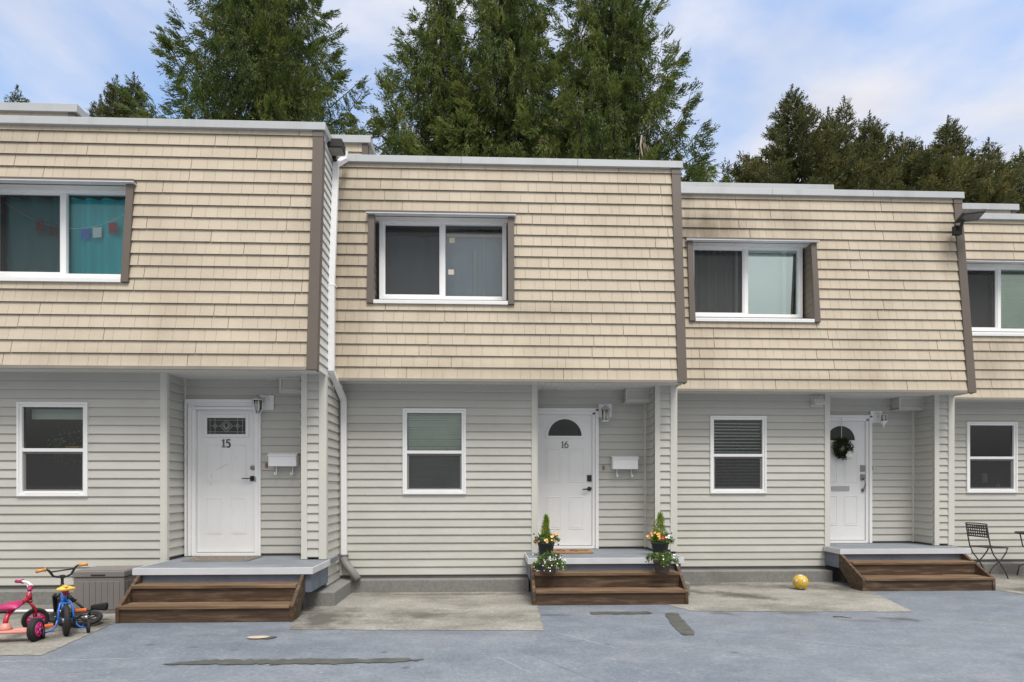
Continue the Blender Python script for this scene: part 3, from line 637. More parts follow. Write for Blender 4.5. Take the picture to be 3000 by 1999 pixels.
def rear_block(h, x0, name):
    yb, zt = 3.25, 7.80
    mb = MB(); mb.box(x0, -.12, yb + .01, 9, Z_TOP - .1, zt); T = TF(yb)
    TB = lambda s, d, z: (s, yb - d, Z_TOP - .1 + z)
    shingles(mb, TB, x0, -.2, zt - Z_TOP + .1, (), seed=77, start=-.03); b = mb.build(name, 'shingle', h)
    mb = MB(); mb.box(-.21, -.1, yb - .03, yb + .1, Z_TOP - .1, zt); mb.build('block_corner_trim', 'brown', b)
    mb = MB(); siding(mb, TR(-.12), yb + .1, 9, Z_TOP - .1, zt); mb.build('block_side_wall', 'sidewall', b)
    mb = MB(); mb.prism([(yb - .06, zt - .01), (yb - .05, zt + .13), (yb + .2, zt + .12), (yb + .2, zt - .01)], x0, -.05, 'x'); mb.box(-.3, -.05, yb + .2, 9, zt - .01, zt + .115)
    mb.build('block_coping', 'coping', b, .004)
M['sidewall'] = mat('white_side_siding', (0.66, 0.66, 0.63), 0.5, 0.03, 2.0, tint=0.05)

def panel(mb, x0, x1, z0, z1, y):
    """raised moulded door panel"""
    for (w, d) in ((0, .005), (.016, -.0), (.03, .004)):
        pass
    frame_rect(mb, x0, x1, z0, z1, .012, y - .006, y + .002)
    mb.prism([(x0 + .022, z0 + .022), (x1 - .022, z0 + .022), (x1 - .022, z1 - .022), (x0 + .022, z1 - .022)], y - .004, y + .002, 'y')

def door_unit(h, d, kind):
    x0, x1, z0, z1 = d['x0'], d['x1'], .585, 2.575; y = REC + .015
    mb = MB(); mb.box(x0, x1, y, y + .045, z0, z1)
    cx = (x0 + x1) / 2; w = x1 - x0
    pl = [(x0 + .13 * w + .02, cx - .06), (cx + .06, x1 - .13 * w - .02)]
    for a, b in pl:
        panel(mb, a, b, 1.55, 2.06, y); panel(mb, a, b, .84, 1.33, y)
    door = mb.build('door', 'door', h, .003)
    mb = MB(); fx0, fx1, fz = d['fx0'], d['fx1'], d['fz1']
    if kind == 'storm':
        for (a, b) in ((fx0 + .035, x0 - .002), (x1 + .002, fx1)): mb.box(a, b, REC - .035, y + .05, Z_P + .005, fz - .0)
        mb.box(fx0, fx0 + .03, REC - .06, REC + .0, Z_P + .005, fz); mb.box(fx0 + .05, fx0 + .09, REC - .075, REC - .036, Z_P + .01, fz - .1)
        mb.box(x0 - .002, x1 + .002, REC - .03, y + .05, z1 + .002, fz)
        mb.box(fx0, fx1, REC - .055, REC - .03, fz - .028, fz + .012); mb.box(fx0 + .09, x1 + .02, REC - .07, REC - .031, fz - .125, fz - .095)
        mb.box(x1 + .002 + .045, fx1 - .03, REC - .045, REC - .036, Z_P + .01, fz - .04)
    else:
        mb.box(fx0, x0 - .002, REC - .02, y + .05, Z_P + .005, fz); mb.box(x1 + .002, x1 + .045, REC - .012, y + .05, Z_P + .005, fz - .05); mb.box(x1 + .047, fx1, REC - .04, y + .03, Z_P + .005, fz)
        mb.box(x0 - .002, x1 + .046, REC - .012, y + .05, z1 + .002, fz - .03); mb.box(fx0, fx1, REC - .04, y + .03, fz - .03, fz + .012)
    mb.box(x0 - .002, x1 + .002, REC - .03, y + .05, Z_P + .004, z0 - .003)
    mb.build('door_frame', 'white', door, .003)
    def hardware(fn, name, m): mb = MB(); fn(mb); return mb.build(name, m, door)
    hx = x1 - .045
    if kind == 'storm':
        gx0, gx1, gz0, gz1 = cx - .258, cx + .258, 2.205, 2.425
        mb = MB(); frame_rect(mb, gx0 - .045, gx1 + .045, gz0 - .045, gz1 + .045, .045, y - .016, y + .002); mb.build('lite_frame', 'door', door, .006)
        mb = MB(); mb.box(gx0, gx1, y - .008, y - .001, gz0, gz1); mb.build('leaded_glass', M['darkglass'], door)
        mb = MB(); gy0, gy1 = y - .011, y - .008; gc = (gz0 + gz1) / 2
        for zz in (gz0 + .03, gz1 - .03): mb.ribbon([(gx0, zz), (gx1, zz)], .006, gy0, gy1)
        for xx in (gx0 + .04, gx1 - .04, cx - .15, cx + .15): mb.ribbon([(xx, gz0), (xx, gz1)], .006, gy0 - .0005, gy1)
        for sx in (-1, 1):
            mb.ribbon([(cx + sx * .085, gc), (gx0 + .04 if sx < 0 else gx1 - .04, gc)], .006, gy0 - .001, gy1)
            dm = [(cx + sx * .15 - .025, gc), (cx + sx * .15, gc + .035), (cx + sx * .15 + .025, gc), (cx + sx * .15, gc - .035), (cx + sx * .15 - .025, gc)]
            mb.ribbon(dm, .006, gy0 - .0015, gy1)
        for k in (1.0, .62): mb.ribbon([(cx - .085 * k, gc), (cx, gc + .085 * k), (cx + .085 * k, gc), (cx, gc - .085 * k), (cx - .085 * k, gc)], .008, gy0 - .002, gy1)
        mb.ribbon([(cx - .04, gc + .02), (cx, gc - .045), (cx + .04, gc + .02)], .012, gy0 - .0025, gy1); mb.build('lead_pattern', 'lead', door)
        hardware(lambda m: (digit(m, '1', cx - .068, 2.025, .107, .055, y - .001, .02), digit(m, '5', cx - .008, 2.025, .107, .062, y - .001, .021)), 'house_number', 'numeral')
        hardware(lambda m: m.disc((hx + .005, y - .01, 1.745), (0, 1, 0), .029, .02), 'deadbolt', 'nickel')
        def hn(m):
            m.box(hx - .03, hx + .036, y - .012, y, 1.562, 1.632); m.tube([(hx, y - .01, 1.597), (hx, y - .05, 1.597)], .012, 10); m.box(hx - .125, hx + .012, y - .058, y - .044, 1.59, 1.604)
        hardware(hn, 'door_handle', 'black')
        for (p, q) in (((cx - .20, 1.66), (cx - .20, 1.60)), ((cx - .14, 1.72), (cx + .03, 1.80)), ((cx - .23, 1.53), (cx - .19, 1.515)), ((cx + .13, 1.90), (cx + .12, 1.86))):
            hardware(lambda m: m.ribbon([p, q], .005, y - .0068, y - .0062), 'scuff_mark', 'curtain_grey')
        hardware(lambda m: m.box(x1 + .01, x1 + .022, REC - .04, REC - .034, 1.55, 1.62), 'strike_plate', 'nickel')
    else:
        rr = .255 if kind == 'fan' else .24; gz = 2.255
        mb = MB(); o_ = arc(cx, gz, rr + .035, 0, 180, 24); i_ = arc(cx, gz, rr, 0, 180, 24)
        for k in range(24): mb.prism([i_[k], o_[k], o_[k + 1], i_[k + 1]], y - .014, y + .002, 'y')
        mb.box(cx - rr - .035, cx + rr + .035, y - .014, y + .002, gz - .035, gz); mb.build('lite_frame', 'door', door)
        mb = MB(); mb.prism(arc(cx, gz, rr, 0, 180, 24), y - .006, y - .001, 'y'); mb.build('fanlight', M['darkglass'], door)
        if kind == 'fan':
            hardware(lambda m: (digit(m, '1', cx - .058, 2.075, .098, .05, y - .001, .014), digit(m, '6', cx - .008, 2.075, .098, .066, y - .001, .015)), 'house_number', 'numeral')
            hardware(lambda m: m.box(hx - .03, hx + .034, y - .022, y, 1.565, 1.66), 'keypad_lock', 'black')
            def hn(m):
                m.disc((hx + .004, y - .008, 1.452), (0, 1, 0), .032, .016); m.tube([(hx + .004, y - .01, 1.452), (hx + .004, y - .045, 1.452)], .014, 10)
                m.tube([(hx, y - .048, 1.452), (hx - .05, y - .05, 1.446), (hx - .11, y - .05, 1.442)], [.013, .011, .008], 10)
            hardware(hn, 'door_handle', 'black')
        else:
            hardware(lambda m: (m.box(hx - .036, hx + .03, y - .02, y, 1.735, 1.84), ), 'deadbolt', 'nickel')
            def hn(m):
                m.box(hx - .036, hx + .03, y - .02, y, 1.59, 1.69); m.box(hx - .02, hx + .02, y - .02, y, 1.39, 1.45)
                m.tube([(hx, y - .02, 1.62), (hx + .012, y - .055, 1.6), (hx + .012, y - .06, 1.52), (hx, y - .045, 1.45), (hx - .005, y - .015, 1.42)], .011, 8)
            hardware(hn, 'door_handle', 'nickel')
            def ms(m): frame_rect(m, cx - .155, cx + .145, 1.415, 1.49, .008, y - .012, y); m.box(cx - .147, cx + .137, y - .008, y, 1.423, 1.482)
            hardware(ms, 'mail_slot', 'mailslot')
    return door
M['mailslot'] = mat('mail_slot_metal', (0.48, 0.48, 0.48), 0.4, 0.05, 5.0, metal=0.5)
M['darkglass'] = mat('dark_door_glass', (0.03, 0.035, 0.033), 0.06, 0.3, 6.0, spec=0.7)

D1 = dict(x0=-1.855, x1=-1.065, fx0=-1.99, fx1=-.985, fz1=2.66)
D2 = dict(x0=-1.965, x1=-1.135, fx0=-2.018, fx1=-1.04, fz1=2.66)
D3 = dict(x0=-1.965, x1=-1.125, fx0=-2.018, fx1=-1.035, fz1=2.66)
h1 = house(0, 'leftmost tan shingled townhouse with teal curtains upstairs and door number 15', 7.2, 'plants', 'teal', D1)
h2 = house(1, 'middle tan shingled townhouse with door number 16 and arched door glass', RX[1] - RX[0], 'green', 'slate', D2)
h3 = house(2, 'tan shingled townhouse with wreath door and yellow ball in front', RX[2] - RX[1], 'slat', 'grey', D3)
h4 = house(3, 'rightmost townhouse cut by frame, dark window above the metal chair', RX[3] - RX[2], 'bottles', 'green', None)
door_unit(h1, D1, 'storm'); door_unit(h2, D2, 'fan'); door_unit(h3, D3, 'wreath')
h0 = thing('townhouse', 'roof block of the next house showing above the left roof end', 'house', (-6.9, 7.12, 0), 0, HG)
rear_block(h0, -4.5, 'rear_block')

# porches: part of each house
def porch(h, x0, x1, yf, yb):
    mb = MB(); mb.box(x0 + .015, x1 - .015, yf + .015, yb, Z_P - .06, Z_P); p = mb.build('porch_slab', 'porch_top', h)
    mb = MB(); mb.box(x0, x1, yf, yf + .013, Z_P - .075, Z_P + .004); mb.box(x1 - .013, x1, yf + .0135, -.03, Z_P - .075, Z_P + .003); mb.box(x0, x0 + .013, yf + .0135, -.03, Z_P - .075, Z_P + .003)
    mb.build('edge_trim', 'silver', p, .003)
    mb = MB(); mb.box(x0 + .03, x1 - .03, yf + .045, -.02, .245, Z_P - .062); mb.build('porch_block', 'porch_blue', p, .006)
    mb = MB(); mb.box(x0 + .25, x1 - .2, yf + .3, .3, 0.0, .243); mb.box(x0+.06, x1-.31, .0, .3, .0, .5); mb.build('porch_pier', 'dark_base', p)
porch(h1, -1.985, .075, -.80, REC); porch(h2, -2.19, -.11, -.74, REC); porch(h3, -2.12, -.09, -.49, REC)

# wooden steps
def steps(label, x0, x1, yf, yb):
    t = thing('wooden_steps', label, 'steps', (x0, yf, 0), 0, 'wooden porch steps'); w = x1 - x0; D = yb - yf
    for a in (0, w - .04):
        mb = MB(); mb.prism([(0, 0), (0, .172), (.05, .20), (D - .03, .475), (D, .475), (D, .26), (D * .5, .03), (D * .3, 0)], a, a + .04, 'x'); mb.build('stringer', 'wood', t, .004)
    for k in range(2):
        z = .188 * k; y = D * .5 * k + .014
        mb = MB(); mb.box(.042, w - .042, y, y + .03, z + (.003 if k == 0 else .0), z + .147); mb.box(.042, w - .042, y - .0, y + .028, z + .0, z + .002); mb.build('riser', 'wood', t, .003)
        mb = MB(); mb.box(.042, w - .042, y - .022, y + D * .25, z + .149, z + .187); mb.box(.042, w - .042, y + D * .25 + .004, y + D * .5 - .002, z + .149, z + .187); mb.build('tread', 'tread', t, .006)
    return t
steps('brown wooden steps up to the porch of door 15', -4.075, -2.165, 6.65, 7.09)
steps('brown wooden steps with four flower pots below door 16', .53, 2.50, 7.44, 7.885)
steps('brown wooden steps below the wreath door, by the yellow ball', 5.275, 7.215, 8.27, 8.855)

# ------------------------------------------------------------------ ground
mb = MB()
xs = [-1500, -400, -100, -30, 30, 100, 400, 1500]
for i in range(7):
    for j in range(7): mb.quad([(xs[i], xs[j], 0), (xs[i + 1], xs[j], 0), (xs[i + 1], xs[j + 1], 0), (xs[i], xs[j + 1], 0)])
tag(mb.build('ground', 'ground_blue'), kind='structure')
def sheet(name, pts, m, z, rag=0.0, seed=1):
    r = random.Random(seed); out = []
    n = len(pts)
    for i in range(n):
        a, b = Vector(pts[i]), Vector(pts[(i + 1) % n]); L = (b - a).length; k = max(1, int(L / .045)) if rag else 1
        for j in range(k):
            p = a + (b - a) * (j / k); d = Vector((r.gauss(0, rag), r.gauss(0, rag))) if rag else Vector((0, 0)); out.append((p.x + d.x, p.y + d.y, z))
    mb = MB(); mb.quad(out); return tag(mb.build(name, m), kind='structure')
sheet('concrete_pavement', [(-12, 5.33), (-3.95, 5.43), (-4.1, 6.75), (-4.2, 8.2), (-12, 8.2)], 'ground_conc', .004, .008, 1)
sheet('concrete_pavement', [(-2.1, 6.3), (.55, 6.15), (.6, 7.55), (.45, 8.7), (-2.6, 8.7), (-2.5, 7.0), (-2.2, 6.8)], 'ground_conc', .004, .008, 2)
sheet('concrete_pavement', [(2.41, 7.04), (5.02, 6.9), (5.4, 8.3), (5.3, 9.4), (2.3, 9.4), (2.2, 7.5)], 'ground_conc', .004, .008, 3)
sheet('concrete_pavement', [(7.25, 8.25), (7.4, 7.9), (14, 7.4), (14, 10.2), (7.0, 10.2)], 'ground_conc', .004, .008, 4)
def blob(name, pts, m, seed): return sheet(name, pts, m, .008, .008, seed)
sheet('sealant_strip', [(-2.74, 5.12), (-2.5, 5.09), (-2.1, 5.075), (-1.4, 5.065), (-.9, 5.085), (-.62, 5.12), (-.56, 5.17), (-.75, 5.215), (-1.2, 5.20), (-1.6, 5.225), (-2.1, 5.21), (-2.4, 5.235), (-2.55, 5.19)], 'tar', .006, .011, 5)
sheet('sealant_strip', [(1.16, 6.96), (1.19, 6.90), (1.5, 6.895), (1.86, 6.90), (1.90, 6.96), (1.87, 7.03), (1.5, 7.035), (1.19, 7.03)], 'tar', .006, .009, 6)
sheet('sealant_strip', [(2.04, 6.9), (2.08, 6.95), (2.15, 6.95), (2.19, 6.9), (2.13, 6.4), (2.085, 5.98), (2.04, 5.92), (1.95, 5.9), (1.92, 5.97), (1.96, 6.4)], 'tar', .006, .008, 7)
sheet('peeled_patch', [(-2.39 + .11 * (1 + math.cos(a)), 5.955 + .055 * math.sin(a)) for a in [.5 * k for k in range(13)]][:12], 'peeled', .012, .004, 8)
sheet('damp_patch', [(-2.25 + .075 * (1 + math.cos(a)), 5.955 + .052 * math.sin(a)) for a in [.5 * k for k in range(13)]][:12], 'tar', .008, .006, 9)

def ledge(pieces):
    mb = MB()
    for (a, b, c, d) in pieces: mb.box(a, b, c, d, -.02, .178)
    return tag(mb.build('concrete_ledge', 'ledge', None, .01), kind='structure')
ledge([(-12, -4.25, 7.68, 7.9)])
ledge([(-2.6, -1.93, 7.48, 8.419), (-2.15, .55, 8.42, 8.62)])
ledge([(2.2, 2.72, 8.02, 9.088), (2.2, 5.32, 9.09, 9.35)])
ledge([(7.0, 14, 9.80, 10.04)])

# ------------------------------------------------------------------ wall fixtures
def lantern(label, x, y, z, kind):
    t = thing('wall_lantern', label, 'lantern', (x, y, z), 0, 'white wall lanterns')
    mb = MB(); mb.box(-.098, .098, -.016, -.0, -.098, .098); frame_rect(mb, -.1, .1, -.1, .1, .012, -.02, -.0); mb.build('mounting_plate', 'white', t, .004)
    px = -.075 if kind != 'up' else .01
    if kind == 'fanr': px = -.02
    mb = MB(); mb.disc((.0, -.022, .03), (0, 1, 0), .042, .02)
    if kind == 'up': mb.tube([(0, -.03, .03), (.0, -.06, .05), (.03, -.12, .04), (.05, -.13, -.05)], .010, 8); lx, ly = .05, -.13
    else: mb.tube([(0, -.03, .03), (.01, -.05, .075), (px * .5, -.09, .09), (px, -.13, .06), (px, -.13, .03)], .010, 8); lx, ly = px, -.13
    mb.build('arm', 'white', t)
    T0 = (lx, ly, 0)
    if kind == 'up':
        mb = MB(); mb.lathe([(.0, -.20), (.008, -.19), (.01, -.15), (.03, -.13), (.05, -.10), (.058, -.09), (.058, -.082), (.0, -.08)], T0, 12); mb.build('finial', 'white', t)
        cage = [(.048, -.085), (.05, .0), (.035, .02)]; top = [(.036, .015), (.02, .035), (0, .045)]
    elif kind == 'drop':
        mb = MB(); mb.lathe([(.004, -.265), (.008, -.21), (.012, -.19), (.012, -.17), (.0, -.16)], T0, 10); mb.build('finial', 'white', t)
        cage = [(.015, -.17), (.06, -.11), (.068, .02)]; top = [(.078, .018), (.075, .03), (.04, .065), (.012, .085), (.0, .10)]
    else:
        mb = MB(); mb.lathe([(.0, -.178), (.058, -.178), (.058, -.166), (.0, -.166)], T0, 12); mb.build('finial', 'white', t)
        cage = [(.052, -.17), (.055, -.1), (.062, -.0)]; top = [(.072, -.004), (.07, .006), (.04, .035), (.015, .055), (.0, .07)]
    mb = MB(); mb.lathe(top, T0, 6 if kind == 'drop' else 12); mb.build('cap', 'lanterncap', t)
    mb = MB()
    for k in range(6):
        a = k * math.pi / 3; mb.tube([(lx + r * math.cos(a), ly + r * math.sin(a), z_) for (r, z_) in cage], .006, 6)
    for (r, z_) in cage[::len(cage) - 1]: mb.ring((lx, ly, z_), (0, 0, 1), r, .006, 18, 6)
    mb.build('cage', 'white', t)
    mb = MB(); mb.lathe([(r * .9, z_) for (r, z_) in cage], T0, 6); mb.build('lantern_glass', 'lampglass', t)
    mb = MB(); mb.lathe([(.01, -.13), (.012, -.06), (.016, -.04), (.01, .0), (0, .01)], T0, 10); mb.build('bulb', 'cream', t)
M['lanterncap'] = mat('weathered_white_metal', (0.42, 0.41, 0.39), 0.45, 0.15, 20.0)
lantern('white faceted wall lantern with a drop finial, right of door 15', -3.05, 8.285, 2.632, 'drop')
lantern('white lantern with flat bottom and bell cap beside door 16', 1.745, 9.012, 2.638, 'fanr')
lantern('white lantern leaning on a curled arm beside the wreath door', 6.425, 9.732, 2.645, 'up')

def mailbox(label, x, y, z, w, hgt):
    t = thing('mailbox', label, 'mailbox', (x, y, z), 0, 'white wall mailboxes')
    mb = MB(); mb.box(-w / 2, w / 2, -.125, -.012, -hgt, -.02); mb.build('body', 'mailbox', t, .008)
    mb = MB(); mb.prism([(-.14, -.045), (-.14, -.03), (-.09, -.002), (-.0, .006), (-.0, -.012), (-.085, -.02), (-.128, -.045)], -w / 2 - .008, w / 2 + .008, 'x'); mb.build('lid', 'mailbox', t, .003)
    for sx in (-1, 1):
        mb = MB(); q = sx * w * .29
        mb.tube([(q, -.03, -hgt + .004), (q, -.03, -hgt - .08), (q, -.045, -hgt - .112), (q, -.075, -hgt - .12), (q, -.1, -hgt - .105), (q, -.105, -hgt - .085)], .009, 8); mb.build('newspaper_hook', 'mailbox', t)
mailbox('white wall mailbox with plain lid right of door 15', -2.80, 8.285, 1.945, .375, .185)
mailbox('white wall mailbox with ridged lid right of door 16', 2.03, 9.012, 1.945, .385, .20)
def bell(label, x, y, z, m):
    mb = MB(); mb.box(-.014, .014, -.018, 0, -.032, .032); mb.disc((0, -.02, .0), (0, 1, 0), .007, .008, 10)
    tag(mb.build('door_bell', m, None, .004, (x, y, z)), label, 'doorbell', 'doorbell buttons')
bell('small tan doorbell between door 15 and its mailbox', -3.055, 8.285, 1.775, 'coir')
bell('small tan doorbell between door 16 and its mailbox', 1.72, 9.012, 1.77, 'coir')
bell('small cream doorbell on siding right of the wreath door', 6.39, 9.732, 1.8, 'cream')

def vent_box(label, x, y, z):
    t = thing('soffit_vent_box', label, 'vent', (x, y, z), 0, 'vent boxes under the porch soffits')
    mb = MB(); w, hh, d = .40, .175, .20
    mb.box(-w / 2, w / 2, -d, .0, -hh, -.005); mb.build('housing', 'siding', t, .004)
    mb = MB(); frame_rect(mb, -w / 2 - .01, w / 2 + .01, -hh - .01, .0, .028, -d - .014, -d - .001); mb.build('front_rim', 'corner', t, .003)
    mb = MB(); mb.box(-w / 2 - .016, w / 2 + .016, -d - .016, -.0, -hh - .03, -hh - .011); mb.build('bottom_lip', 'corner', t, .003)
vent_box('beige vent box under the soffit above mailbox of door 15', -2.60, 8.285, 2.945)
vent_box('beige vent box under the soffit above mailbox of door 16', 2.225, 9.012, 2.945)
vent_box('beige vent box under the soffit right of the wreath door', 6.89, 9.732, 2.945)
t = thing('dryer_vent_hood', 'small white vent hood high on the siding left of the wreath door', 'vent', (5.17, 9.28, 2.83))
mb = MB(); mb.box(-.1, .09, -.012, 0, -.085, .085); mb.build('flange', 'corner', t, .003)
mb = MB(); mb.prism([(-.012, .05), (-.07, .04), (-.115, -.045), (-.115, -.06), (-.012, -.05)], -.085, .08, 'x'); mb.build('hood', 'corner', t, .006)

# downspout
t = thing('downspout', 'white downspout in the corner between doors 15 and 16 with grey drain elbow', 'downspout', (0, 0, 0))
def rect_pipe(mb, pts, w, d):
    for a, b in zip(pts[:-1], pts[1:]):
        a, b = Vector(a), Vector(b); L = (b - a).length
        T = Matrix.Translation(a) @ (b - a).to_track_quat('Z', 'Y').to_matrix().to_4x4()
        # keep the broad side facing the street
        q = (b - a).normalized(); xax = Vector((1, 0, 0)); xax = (xax - q * xax.dot(q)).normalized(); yax = q.cross(xax)
        T = Matrix.Translation(a) @ Matrix((( xax.x, yax.x, q.x), (xax.y, yax.y, q.y), (xax.z, yax.z, q.z))).to_4x4()
        mb.box(-w / 2, w / 2, -d / 2, d / 2, -.012, L + .012, T=T)
        for k in (-.3, 0, .3): mb.box(k * w - .005, k * w + .005, -d / 2 - .005, -d / 2, 0, L, T=T)
mb = MB(); rect_pipe(mb, [(-1.99, 8.30, 6.08), (-2.0, 8.30, 5.99)], .075, .06); rect_pipe(mb, [(-2.0, 8.30, 5.99), (-2.09, 8.19, 5.86)], .075, .06); mb.build('top_elbow', 'white', t, .006)
mb = MB(); rect_pipe(mb, [(-2.09, 8.19, 5.86), (-2.094, 7.99, 4.16)], .078, .06); rect_pipe(mb, [(-2.094, 7.985, 4.14), (-2.094, 7.965, 3.02)], .083, .066); mb.build('upper_pipe', 'white', t, .006)
mb = MB(); rect_pipe(mb, [(-2.094, 7.965, 3.02), (-2.06, 8.50, 2.70)], .078, .06); mb.build('offset_elbow', 'white', t, .006)
mb = MB(); rect_pipe(mb, [(-2.06, 8.50, 2.68), (-2.06, 8.53, .50)], .078, .06); mb.build('lower_pipe', 'white', t, .006)
mb = MB(); mb.box(-2.14, -2.035, 7.95, 8.03, 4.135, 4.155); mb.box(-2.13, -2.03, 8.18, 8.30, 2.845, 2.87); mb.build('strap', 'white', t)
mb = MB(); mb.tube([(-2.06, 8.52, .53), (-2.06, 8.52, .45), (-2.03, 8.49, .40), (-1.83, 8.35, .20)], .055, 14); mb.ring((-2.06, 8.52, .52), (0, 0, 1), .055, .008, 20, 6); mb.ring((-2.035, 8.495, .405), (.8, -.5, -.7), .055, .008, 20, 6); mb.build('drain_elbow', 'drain', t)
# flood lights
t = thing('floodlight', 'dark box floodlight on the side wall above the white downspout', 'floodlight', (-2.144, 8.05, 5.99), 0, 'dark floodlights')
mb = MB(); mb.box(.0, .2, -.13, .08, -.045, .075); mb.build('housing', 'flood', t, .012)
mb = MB(); mb.box(.01, .19, -.12, .07, -.056, -.047); mb.build('lens', 'drain', t, .004)
mb = MB(); mb.box(-.0, .07, .082, .2, -.09, -.01); mb.build('bracket', 'flood', t, .006)
t = thing('floodlight', 'flat dark floodlight on the brown corner trim at the right', 'floodlight', (7.23, 8.98, 5.50), 0, 'dark floodlights')
mb = MB(); mb.box(-.06, .06, -.02, .05, -.12, .02); mb.tube([(0, 0, -.05), (0, -.06, -.02), (0, -.10, .06)], .025, 8); mb.build('bracket', 'flood', t, .006)
Tm = Matrix.Translation((.07, -.16, .09)) @ Matrix.Rotation(R_(-10), 4, 'X') @ Matrix.Rotation(R_(-14), 4, 'Z')
mb = MB(); mb.box(-.15, .15, -.12, .12, -.012, .03, T=Tm)
for k in range(9): mb.box(-.125 + .03 * k, -.115 + .03 * k, -.10, .10, .031, .05, T=Tm)
mb.build('housing', 'flood', t, .004)
mb = MB(); mb.box(-.13, .13, -.10, .10, -.018, -.0125, T=Tm); mb.build('lens', 'floodlens', t)

# ------------------------------------------------------------------ things on the ground and porches
t = thing('storage_box', 'taupe plastic deck box standing left of the lowest steps', 'storage box', (-4.58, 7.38, 0), R_(2), None)
mb = MB(); mb.box(-.285, .285, -.225, .225, 0.0, .425)
for k in range(9):
    x = -.285 + .07 + .062 * k
    if x < .25: pass
box_b = mb.build('body', 'resin', t, .012)
for k in range(7):
    mb = MB(); x = -.235 + .0671 * k; mb.box(x + .0015, x + .0656, -.232, -.224, .05, .38); mb.build('plank', 'resin', box_b, .004)
for k in range(5):
    mb = MB(); y = -.18 + .072 * k; mb.box(.284, .292, y + .0015, y + .0705, .05, .38); mb.build('plank', 'resin', box_b, .004)
mb = MB(); mb.box(-.292, .292, -.236, .23, .428, .50)
lid = mb.build('lid', 'resin', t, .01)
for k in range(6):
    mb = MB(); y = -.205 + .07 * k; mb.box(-.27, .27, y + .003, y + .066, .5005, .506); mb.build('lid_plank', 'resin', lid, .002)
mb = MB(); mb.box(-.08, .08, -.2405, -.2365, .448, .462); mb.build('handle_slot', 'black', lid)
mb = MB(); mb.box(.2925, .296, -.05, .09, .446, .46); mb.build('handle_slot', 'black', lid)
t = thing('bucket', 'pale grey plastic bucket on the concrete ledge behind the blue bicycle', 'bucket', (-5.19, 7.76, .178))
mb = MB(); mb.lathe([(.055, 0), (.068, .19), (.074, .19), (.074, .205), (.066, .205), (.05, .01), (0, .01)]); mb.build('body', 'bucket', t)
mb = MB(); mb.tube([(-.072, 0, .19), (-.06, -.05, .14), (0, -.085, .11), (.06, -.05, .14), (.072, 0, .19)], .003, 6); mb.build('handle', 'chrome', t)
t = thing('white_pole', 'long white pole with dark grip lying on the ground behind the tricycle', 'pole', (-5.5, 7.22, .026))
mb = MB(); mb.tube([(-.1, -.01, 0), (.62, .0, 0)], .018, 10); mb.build('shaft', 'white', t)
mb = MB(); mb.tube([(-.75, -.02, .0), (-.1, -.01, 0)], .021, 10); mb.build('grip', 'black', t)

def wheel(parent, name, c, ax, R, r, rimm, tyrem='rubber', spokes=5, hub=.02, solid=False, width=None):
    c = Vector(c); ax = Vector(ax).normalized()
    mb = MB(); mb.ring(c, ax, R - r, r, 36, 12); w = mb.build(name, tyrem, parent)
    mb = MB(); mb.ring(c, ax, R - 2 * r + .002, r * .55, 32, 8); a = ax.orthogonal().normalized(); b = ax.cross(a)
    if solid: mb.disc(c, ax, R - 2 * r + .006, r * .8)
    for k in range(spokes):
        t_ = 2 * math.pi * k / spokes; e = c + (a * math.cos(t_) + b * math.sin(t_)) * (R - 2 * r); mb.tube([c, e], hub * .42, 6)
    mb.build('rim', rimm, w)
    mb = MB(); mb.disc(c, ax, hub, r * 2.2 + .012, 14); mb.build('hub', 'chrome', w)
    return w

# blue bicycle with training wheels, seen from behind
b = thing('kids_bicycle', 'small blue bicycle with training wheels, yellow saddle and amber grips', 'bicycle', (-4.235, 6.13, 0), R_(39))
wheel(b, 'rear_wheel', (0, 0, .155), (1, 0, 0), .155, .026, 'black', spokes=12, hub=.022)
wheel(b, 'front_wheel', (0, .56, .155), (1, .12, 0), .155, .024, 'black', spokes=12, hub=.02)
mb = MB()
for sx in (-1, 1):
    mb.tube([(sx * .062, 0, .155), (sx * .058, .035, .25), (sx * .045, .06, .315), (0, .10, .355)], .0095, 8)
    mb.tube([(sx * .06, 0, .155), (sx * .04, .12, .145), (0, .22, .14)], .009, 8)
mb.tube([(-.045, .058, .315), (.045, .058, .315)], .008, 8)
mb.tube([(0, .09, .40), (0, .13, .30), (0, .22, .14)], .014, 10); mb.tube([(0, .1, .36), (0, .3, .36), (0, .44, .40)], .014, 10); mb.tube([(0, .22, .14), (0, .36, .28), (0, .445, .385)], .015, 10)
mb.build('frame', 'blue_paint', b)
mb = MB()
for sx in (-1, 1): mb.tube([(sx * .05, .56, .155), (sx * .048, .50, .30), (sx * .03, .47, .35), (0, .455, .37)], .011, 8)
mb.tube([(0, .455, .36), (0, .43, .47)], .017, 10); mb.tube([(-.05, .56, .165), (-.07, .46, .34), (-.06, .38, .37), (-.04, .30, .36)], .016, 8); mb.build('fork', 'black', b)
mb = MB(); mb.tube([(0, .43, .45), (0, .425, .545)], .0135, 10); mb.box(-.022, .022, .40, .45, .525, .56); mb.build('stem', 'black', b, .004)
HB = [(-.212, .37, .622), (-.135, .39, .633), (-.112, .40, .615), (-.075, .425, .552), (-.04, .43, .542), (.04, .43, .542), (.075, .43, .558), (.112, .415, .635), (.135, .41, .652), (.212, .40, .658)]
mb = MB(); mb.tube(HB, .0115, 10); mb.tube([(-.103, .405, .60), (.103, .418, .618)], .008, 8); hb = mb.build('handlebar', 'black', b)
